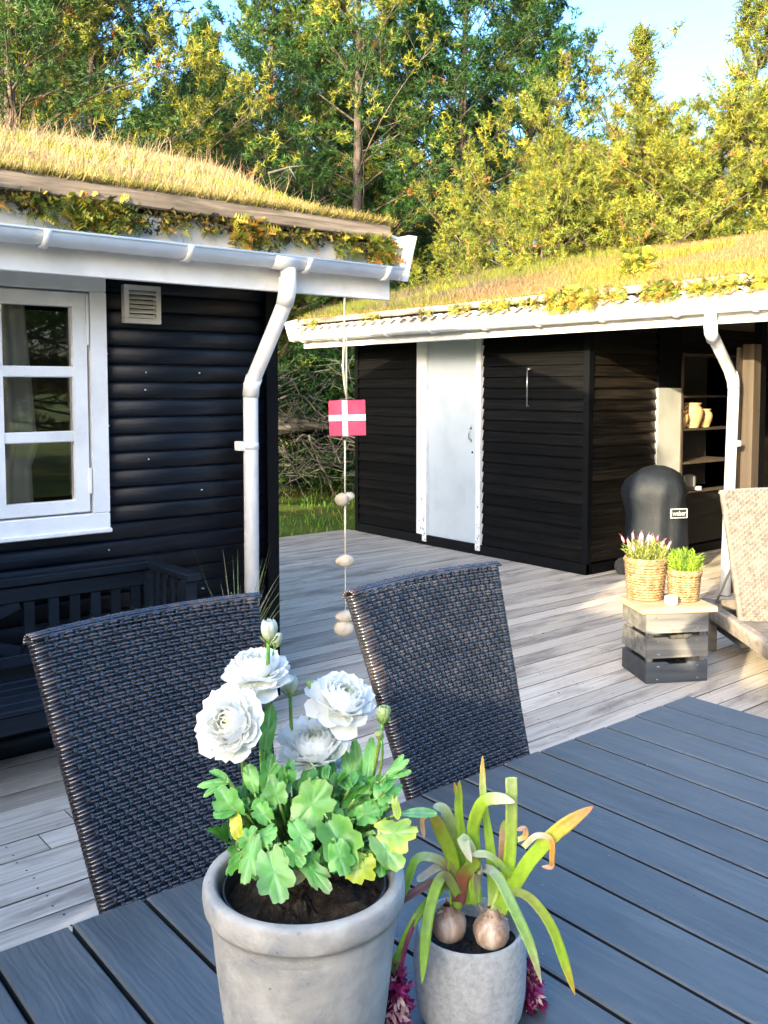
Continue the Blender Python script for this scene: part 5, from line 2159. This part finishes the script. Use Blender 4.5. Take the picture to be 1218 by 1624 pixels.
strap([(440, 760, 1.16), (330, 720, 1.14), (230, 770, 1.125), (130, 830, 1.12)], 42, [GS, (.24, .16, .10), (.26, .10, .08), (.16, .05, .05)], hyl, (-.2, .7, .6), .3, False)
strap([(430, 700, 1.16), (360, 640, 1.15), (270, 690, 1.14), (240, 720, 1.13)], 44, [GS, (.40, .36, .24), (.5, .42, .34), GP], hyl, (-.2, .7, .6))
strap([(380, 740, 1.15), (260, 860, 1.12), (190, 980, 1.11), (140, 1100, 1.11), (95, 1210, 1.115)], 40, [GS, GS, GB, GS, (.2, .28, .08)], hyl, (-.4, .4, .9), .35, False, 'stalk')
strap([(360, 760, 1.145), (240, 910, 1.115), (185, 1030, 1.105), (150, 1180, 1.105), (130, 1290, 1.11)], 24, [RD, RD, (.24, .05, .10), (.28, .04, .12), (.30, .05, .16)], hyl, (-.4, .4, .9), .6, False, 'stalk')
# right bulb
strap([(645, 880, 1.165), (632, 700, 1.17), (610, 480, 1.18), (580, 260, 1.19), (578, 60, 1.20)], (80, 36), [GP, GS, GB, GB, (.44, .5, .14), OR], hyr)
strap([(655, 880, 1.16), (690, 760, 1.16), (718, 600, 1.16), (728, 400, 1.16), (727, 178, 1.155)], (80, 62), [GP, GB, GB, (.36, .48, .10), (.44, .54, .22)], hyr, (0, .2, 1), .3, False)
strap([(665, 870, 1.155), (740, 740, 1.15), (830, 600, 1.14), (970, 455, 1.13), (1155, 325, 1.12)], (74, 74), [GS, GB, GB, GB, (.5, .36, .05), (.45, .20, .10)], hyr, (-.3, .5, .8), .35)
strap([(730, 690, 1.15), (650, 610, 1.14), (590, 575, 1.135), (520, 580, 1.13)], 40, [GB, (.38, .48, .1), GP, (.62, .58, .36)], hyr, (0, .8, .6))
strap([(560, 820, 1.155), (548, 700, 1.145), (590, 650, 1.125), (660, 700, 1.105), (750, 880, 1.085), (830, 1060, 1.075), (885, 1250, 1.07)], (46, 60), [GS, (.36, .34, .20), (.38, .36, .28), (.26, .38, .14), (.24, .40, .10), (.32, .46, .12), (.5, .4, .24)], hyr, (.2, .7, .7))
strap([(700, 800, 1.155), (760, 775, 1.14), (840, 820, 1.125), (935, 950, 1.115), (1000, 1120, 1.11), (1060, 1310, 1.105)], (40, 62), [GS, (.38, .42, .10), (.34, .36, .04), (.32, .42, .04), GB, OR], hyr, (.3, .7, .7))
strap([(690, 760, 1.165), (680, 600, 1.17), (685, 480, 1.17), (690, 400, 1.17)], 40, [GS, BR, (.5, .34, .2), GS], hyr)
strap([(760, 500, 1.15), (800, 480, 1.145), (798, 440, 1.15), (755, 450, 1.155)], 30, [GP, OR, BR, (.5, .4, .3)], hyr, (.3, .7, .5))
strap([(790, 540, 1.14), (860, 480, 1.13), (935, 500, 1.12), (940, 600, 1.115), (935, 640, 1.115), (885, 640, 1.12)], 30, [GP, (.6, .55, .4), OR, OR, BR, (.5, .3, .2)], hyr, (.2, .6, .8))


def spike(pts, w, n, seed, par, label=None):
    rg = random.Random(seed)
    P_ = [at(590 + a / 3.292, 1180 + b_ / 3.292, d) for a, b_, d in pts]
    mb = MB()
    for i in range(n):
        t = rg.random() * (len(P_) - 1.001)
        k = int(t)
        p = P_[k].lerp(P_[k + 1], t - k)
        o_ = Vector((rg.gauss(0, 1), rg.gauss(0, 1), rg.gauss(0, 1))).normalized()
        p = p + o_ * w * rg.uniform(.15, .9)
        cc = rg.choice([(.30, .02, .12), (.20, .015, .09), (.42, .05, .20), (.14, .01, .05)])
        if rg.random() < .16:
            cc = (.62, .38, .34)
        L = rg.uniform(.006, .013)
        fr = frame(o_ + Vector((0, 0, rg.uniform(-.6, .6))), Vector((rg.random(), rg.random(), rg.random())))
        for q in range(4):
            a = q * 1.57 + rg.uniform(0, 1)
            dd = fr[2] * 1.0 + (fr[0] * math.cos(a) + fr[1] * math.sin(a)) * .75
            sd = dd.cross(fr[2]).normalized() * L * .22
            mb.add([p - sd, p + sd, p + dd * L * .6 + sd * .9, p + dd * L, p + dd * L * .6 - sd * .9], [(0, 1, 2, 3, 4)], [cc] * 5)
    return part('flower_spike', mb, M['strap'], par, False, kind='stuff')


spike([(120, 1230, 1.11), (115, 1330, 1.115), (110, 1480, 1.12), (112, 1640, 1.12)], .020, 320, 5, hyl)
spike([(60, 1100, 1.14), (90, 1200, 1.13), (90, 1300, 1.13)], .008, 50, 6, hyl)
strap([(700, 860, 1.17), (790, 980, 1.21), (830, 1110, 1.225), (838, 1200, 1.23)], 22, [GS, RD, RD, RD], hyr, (.2, .5, .9), .6, False, 'stalk')
spike([(818, 1190, 1.225), (830, 1290, 1.23), (822, 1420, 1.23)], .016, 170, 8, hyr)

# ------------------------------------------------------------------ trees


def tufts(P, D, rng, n, L, W, C, dw=.85, shoot=None):
    """radiating needles at each point"""
    m_ = len(P)
    P2_ = np.repeat(P, n, axis=0)
    D2 = np.repeat(D, n, axis=0)
    Rn = rng.normal(size=(m_ * n, 3))
    Rn /= np.linalg.norm(Rn, axis=1, keepdims=True)
    dd = D2 * dw + Rn
    dd /= np.linalg.norm(dd, axis=1, keepdims=True)
    S = np.cross(dd, rng.normal(size=dd.shape))
    S /= np.linalg.norm(S, axis=1, keepdims=True)
    off = D2 * rng.uniform(-.5, 1.0, (m_ * n, 1)) * (L * .9 if shoot is None else shoot)
    Lr = L * rng.uniform(.6, 1.15, (m_ * n, 1))
    B_ = P2_ + off
    V = np.stack([B_ - S * W / 2, B_ + S * W / 2, B_ + dd * Lr], 1).reshape(-1, 3)
    F = np.arange(len(V)).reshape(-1, 3)
    Cc = np.repeat(np.repeat(C, n, axis=0) * rng.uniform(.75, 1.25, (m_ * n, 1)), 3, axis=0)
    return V, F, Cc


def make_tree(name, h, spread, z0, nb, ntw, nt, el0, el1, prof, tuftL, needles, W, colf, seed, up=.5, trunk_r=.12, lean=0.05, wig=.15, dw=.4, clump=.7, shoot=None):
    rng = np.random.default_rng(seed)
    rg = random.Random(seed)
    root = thing(name, 'x', 'tree', (0, 0, 0))
    tb_ = MB()
    tp = [Vector((lean * h * (t ** 2) + .04 * math.sin(t * 7 + seed), .05 * math.sin(t * 5), t * h)) for t in [i / 9 for i in range(10)]]
    tb_.tube(tp, [trunk_r * (1 - .93 * i / 9) for i in range(10)], 9)

    def tpos(t):
        f_ = t * 9
        k = min(int(f_), 8)
        return tp[k].lerp(tp[k + 1], f_ - k)
    P_, D_, SH = [], [], []
    for i in range(nb):
        t = z0 + (1 - z0) * ((i + rg.random() * .6) / nb)
        q = (t - z0) / (1 - z0)
        L = spread * prof(q) * rg.uniform(.65, 1.15)
        az = i * 2.399 + rg.uniform(-.4, .4)
        el = R(el0 + (el1 - el0) * q + rg.uniform(-10, 10))
        d = Vector((math.cos(az) * math.cos(el), math.sin(az) * math.cos(el), math.sin(el)))
        sd = d.cross(Vector((0, 0, 1))).normalized()
        b0_ = tpos(t)
        pts = []
        wob = rg.uniform(-wig, wig)
        for k in range(7):
            s_ = k / 6
            pts.append(b0_ + d * L * s_ + Vector((0, 0, 1)) * (L * up * .35 * s_ * s_) + sd * L * wob * math.sin(s_ * 3))
        tb_.tube(pts, [max(.005, trunk_r * (.10 if h < 4.5 else .17) * (1 - q * .6) * (1 - .85 * k / 6)) for k in range(7)], 5, False)
        bc_ = rg.uniform(.8, 1.2)
        for j in range(ntw):
            s_ = .22 + .78 * (j + rg.random()) / ntw
            k = min(int(s_ * 6), 5)
            b1_ = pts[k].lerp(pts[k + 1], s_ * 6 - k)
            sg = 1 if j % 2 else -1
            td = (d * .7 + sd * sg * rg.uniform(.4, 1.1) + Vector((0, 0, 1)) * rg.uniform(-.05, .5 + up * .5)).normalized()
            tl = L * .38 * (1.15 - s_ * .75) * rg.uniform(.5, 1.2)
            if rg.random() < .5:
                tb_.tube([b1_, b1_ + td * tl], [.006, .003], 3, False)
            cc_ = rg.uniform(.8, 1.2)
            for m2 in range(nt):
                u = rg.choice([1, 1, .95, .55])
                p = b1_ + td * tl * u + Vector((0, 0, up * tl * .3 * u * u)) + Vector((rg.gauss(0, 1), rg.gauss(0, 1), rg.gauss(0, .6))) * tuftL * clump
                P_.append(p)
                D_.append((td * .5 + Vector((rg.gauss(0, 1), rg.gauss(0, 1), rg.gauss(0, .8) + up * .9)) * .8).normalized())
                SH.append(bc_ * cc_)
        for m2 in range(2):
            P_.append(pts[-1])
            D_.append((d + Vector((0, 0, up))).normalized())
            SH.append(bc_)
    for k in range(6):
        P_.append(tpos(1 - k * .012))
        D_.append(Vector((0, 0, 1)))
        SH.append(1)
    P_ = np.array([tuple(p) for p in P_])
    D_ = np.array([tuple(p) for p in D_])
    C = colf(P_, rng) * np.array(SH)[:, None]
    V, F, Cc = tufts(P_, D_, rng, needles, tuftL, W, C, dw, shoot)
    part('trunk', tb_, M['bark'], root, True)
    link('crown', np_mesh('crown', V, F, M['foliage'], Cc), root)
    return root


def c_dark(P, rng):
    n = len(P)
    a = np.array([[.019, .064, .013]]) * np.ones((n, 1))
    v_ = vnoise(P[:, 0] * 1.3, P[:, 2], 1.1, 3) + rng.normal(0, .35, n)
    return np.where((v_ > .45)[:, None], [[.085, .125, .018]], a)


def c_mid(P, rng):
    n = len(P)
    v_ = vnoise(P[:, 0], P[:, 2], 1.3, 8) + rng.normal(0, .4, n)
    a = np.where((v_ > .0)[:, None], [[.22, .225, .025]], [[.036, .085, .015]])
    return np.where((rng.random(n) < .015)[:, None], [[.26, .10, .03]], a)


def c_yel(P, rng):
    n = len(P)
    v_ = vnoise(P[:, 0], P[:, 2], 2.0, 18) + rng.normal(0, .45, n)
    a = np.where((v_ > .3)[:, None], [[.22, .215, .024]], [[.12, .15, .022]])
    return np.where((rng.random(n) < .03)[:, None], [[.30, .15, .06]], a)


tallp = lambda q: (.55 + .45 * math.sin(math.pi * min(1, q * 1.1 + .15))) * (1 - q ** 3) + .06
cone = lambda q: (1 - q) ** .85 + .05
bushp = lambda q: math.sin(math.pi * (.25 + .62 * q)) ** .8

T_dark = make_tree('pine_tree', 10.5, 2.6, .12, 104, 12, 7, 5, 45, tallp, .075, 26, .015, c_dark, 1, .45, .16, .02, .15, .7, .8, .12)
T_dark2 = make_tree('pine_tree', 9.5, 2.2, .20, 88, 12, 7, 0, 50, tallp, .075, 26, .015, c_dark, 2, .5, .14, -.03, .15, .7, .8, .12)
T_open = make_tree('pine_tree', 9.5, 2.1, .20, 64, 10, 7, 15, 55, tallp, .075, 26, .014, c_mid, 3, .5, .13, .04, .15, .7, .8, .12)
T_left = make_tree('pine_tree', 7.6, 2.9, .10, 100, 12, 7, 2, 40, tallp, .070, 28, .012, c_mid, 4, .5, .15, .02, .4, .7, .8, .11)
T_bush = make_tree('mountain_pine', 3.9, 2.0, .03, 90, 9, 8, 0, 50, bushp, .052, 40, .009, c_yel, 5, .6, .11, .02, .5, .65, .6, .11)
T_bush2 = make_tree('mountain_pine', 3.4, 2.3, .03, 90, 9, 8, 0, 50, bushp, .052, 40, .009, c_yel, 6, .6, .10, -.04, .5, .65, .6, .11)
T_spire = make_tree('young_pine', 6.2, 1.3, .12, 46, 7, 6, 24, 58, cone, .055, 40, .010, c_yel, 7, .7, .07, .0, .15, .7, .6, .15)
protos = [T_dark, T_dark2, T_open, T_left, T_bush, T_bush2, T_spire]
used = set()
COPY = {}


def plant(proto, px_, dist, base_z, rot, scale, label, group, zs_=1.0):
    r_ = ray(px_, HZ)
    r2 = Vector((r_.x, r_.y, 0)).normalized()
    p = r2 * dist
    if proto.name in used:
        o_ = copy_tree(proto)
    else:
        o_ = proto
        used.add(proto.name)
    o_.location = (p.x, p.y, base_z)
    o_.rotation_euler = (0, 0, rot)
    o_.scale = (scale, scale, scale * zs_)
    o_['label'] = label
    o_['group'] = group
    return o_


GA, GBk, GC = 'pines behind the near hut', 'tall dark pines behind the huts', 'sunlit pines behind the shed'
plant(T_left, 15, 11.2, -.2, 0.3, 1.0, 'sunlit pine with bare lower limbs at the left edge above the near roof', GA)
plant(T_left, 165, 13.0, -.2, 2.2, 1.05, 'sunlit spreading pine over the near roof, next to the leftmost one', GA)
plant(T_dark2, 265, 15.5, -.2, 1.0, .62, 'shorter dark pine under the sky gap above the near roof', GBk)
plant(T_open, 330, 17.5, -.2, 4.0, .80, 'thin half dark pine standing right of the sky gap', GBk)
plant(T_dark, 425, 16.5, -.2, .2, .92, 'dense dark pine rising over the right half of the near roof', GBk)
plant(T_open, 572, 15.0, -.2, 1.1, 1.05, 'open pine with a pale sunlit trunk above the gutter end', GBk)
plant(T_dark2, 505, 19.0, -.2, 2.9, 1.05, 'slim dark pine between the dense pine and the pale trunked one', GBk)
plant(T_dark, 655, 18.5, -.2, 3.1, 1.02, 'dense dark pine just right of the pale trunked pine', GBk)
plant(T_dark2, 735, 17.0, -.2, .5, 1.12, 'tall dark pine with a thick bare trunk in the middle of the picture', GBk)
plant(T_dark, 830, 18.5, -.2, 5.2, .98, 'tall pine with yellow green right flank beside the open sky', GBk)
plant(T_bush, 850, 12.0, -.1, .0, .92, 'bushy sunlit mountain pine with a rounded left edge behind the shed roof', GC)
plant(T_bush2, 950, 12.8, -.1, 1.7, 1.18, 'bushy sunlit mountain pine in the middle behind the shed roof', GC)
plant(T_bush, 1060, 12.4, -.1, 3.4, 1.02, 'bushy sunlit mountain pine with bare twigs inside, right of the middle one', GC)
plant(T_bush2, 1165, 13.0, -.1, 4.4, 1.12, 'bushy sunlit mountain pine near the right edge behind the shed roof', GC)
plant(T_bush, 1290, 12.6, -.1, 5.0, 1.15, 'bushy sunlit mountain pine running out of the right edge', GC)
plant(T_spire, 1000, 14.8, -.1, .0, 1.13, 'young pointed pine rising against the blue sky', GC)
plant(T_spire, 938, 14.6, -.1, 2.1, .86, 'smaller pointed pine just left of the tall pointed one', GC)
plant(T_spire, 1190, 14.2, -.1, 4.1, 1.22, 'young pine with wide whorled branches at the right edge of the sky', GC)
# forest further back; individuals that look alike
far = [(20, 19), (100, 20), (345, 22), (745, 23), (-40, 23), (60, 25), (130, 21), (210, 26), (300, 27), (385, 23), (455, 28), (520, 24), (590, 29), (640, 24), (700, 29), (770, 25), (860, 27)]
for i, (x, d_) in enumerate(far):
    plant([T_dark, T_dark2][i % 2], x, d_, -.2, i * 1.3, .95 if i not in (3, 4) else .62, 'dark pine in the shaded forest behind the front row of pines', 'far pines of the forest')
low = [(470, 17.0), (530, 18.0), (600, 17.5), (420, 16), (560, 20)]
for i, (x, d_) in enumerate(low):
    plant(T_bush2, x, d_, -.2, i * 1.9, .85, 'low dark bush in the undergrowth between the two huts', 'undergrowth between the huts')
for i, (x, y_) in enumerate([(-9, -10), (-4, -12), (1, -11), (5, -13), (9, -10), (13, -12), (-14, -7), (3, -16), (-1, -17), (-2.5, -10.5), (2.8, -9.5), (6.5, -9), (0, -14), (7, -15), (11, -14)]):
    o_ = copy_tree([T_dark, T_left][i % 2])
    o_.location = (x, y_, -.2)
    o_.rotation_euler = (0, 0, i)
    o_['label'] = 'pine in the garden behind the viewer, mirrored in the window'
    o_['group'] = 'pines behind the viewer'

# ------------------------------------------------------------------ brush pile
brush = thing('brush_pile', 'heap of dead grey branches and felled logs at the edge of the lawn', 'brush pile', tuple(onz(495, 765, -.14)))
rg = random.Random(31)
for (a, b_, r_, dd) in [((432, 668), (525, 664), .11, 13.6), ((430, 682), (535, 676), .085, 13.3), ((470, 668), (560, 690), .045, 13.1), ((440, 655), (520, 652), .06, 13.9)]:
    p, q = at(*a, dd), at(*b_, dd + .5)
    part('log', MB().tube([p, (p + q) / 2 + Vector((0, 0, .02)), q], [r_, r_ * .9, r_ * .7], 9), M['deadwood'], brush, True)
lines = [[(432, 622), (458, 606), (490, 592), (524, 586)], [(434, 600), (450, 588), (466, 570)], [(430, 640), (455, 628), (480, 628), (500, 650), (515, 665)],
         [(432, 702), (455, 725), (472, 748), (492, 768)], [(448, 704), (462, 735), (474, 756)], [(490, 690), (500, 718), (512, 745), (522, 752)],
         [(462, 600), (475, 625), (470, 640)], [(486, 632), (500, 628), (515, 612), (524, 600)], [(520, 690), (530, 710), (540, 735)], [(436, 650), (460, 640), (490, 640)],
         [(500, 700), (515, 712), (527, 718)], [(445, 560), (456, 545)], [(470, 700), (480, 690), (495, 694), (505, 704)]]
for ln in lines:
    dd = rg.uniform(12.2, 13.0)
    pts = [at(x, y_, dd + rg.uniform(-.15, .15)) for x, y_ in ln]
    pts = [Vector(p) for p in cr_spline([tuple(p) for p in pts], 4)]
    part('branch', MB().tube(pts, [.018 - .012 * i / len(pts) for i in range(len(pts))], 5), M['deadwood'], brush, True)
tm = MB()
for i in range(300):
    x = rg.uniform(425, 565)
    y_ = rg.uniform(560, 762)
    if rg.random() < .5:
        y_ = rg.uniform(650, 765)
    p = at(x, y_, rg.uniform(12.3, 14.3))
    d = Vector((rg.gauss(0, 1), rg.gauss(0, 1), rg.gauss(0, .6))).normalized()
    L = rg.uniform(.15, .75)
    c2 = Vector((rg.gauss(0, 1), rg.gauss(0, 1), rg.gauss(-.4, .8))) * L * .22
    tm.tube([p, p + d * L * .5 + c2, p + d * L], [.007, .005, .002], 4, False)
part('twigs', tm, M['deadwood'], brush, kind='stuff')
rgn = np.random.default_rng(5)
m_ = 6500
xs = rgn.uniform(420, 575, m_)
ys = rgn.uniform(560, 765, m_)
Pn = np.array([tuple(at(x, y_, d_)) for x, y_, d_ in zip(xs, ys, rgn.uniform(13.6, 16.5, m_))])
Pn[:, 2] = np.maximum(Pn[:, 2], -.12)
Dn = rgn.normal(size=(m_, 3)) + [0, 0, .5]
Dn /= np.linalg.norm(Dn, axis=1, keepdims=True)
V, F, Cc = tufts(Pn, Dn, rgn, 9, .15, .03, c_dark(Pn, rgn) * .9)
setp(link('undergrowth', np_mesh('undergrowth', V, F, M['foliage'], Cc)), 'dark evergreen undergrowth behind the heap of dead branches', 'undergrowth', None, 'stuff')
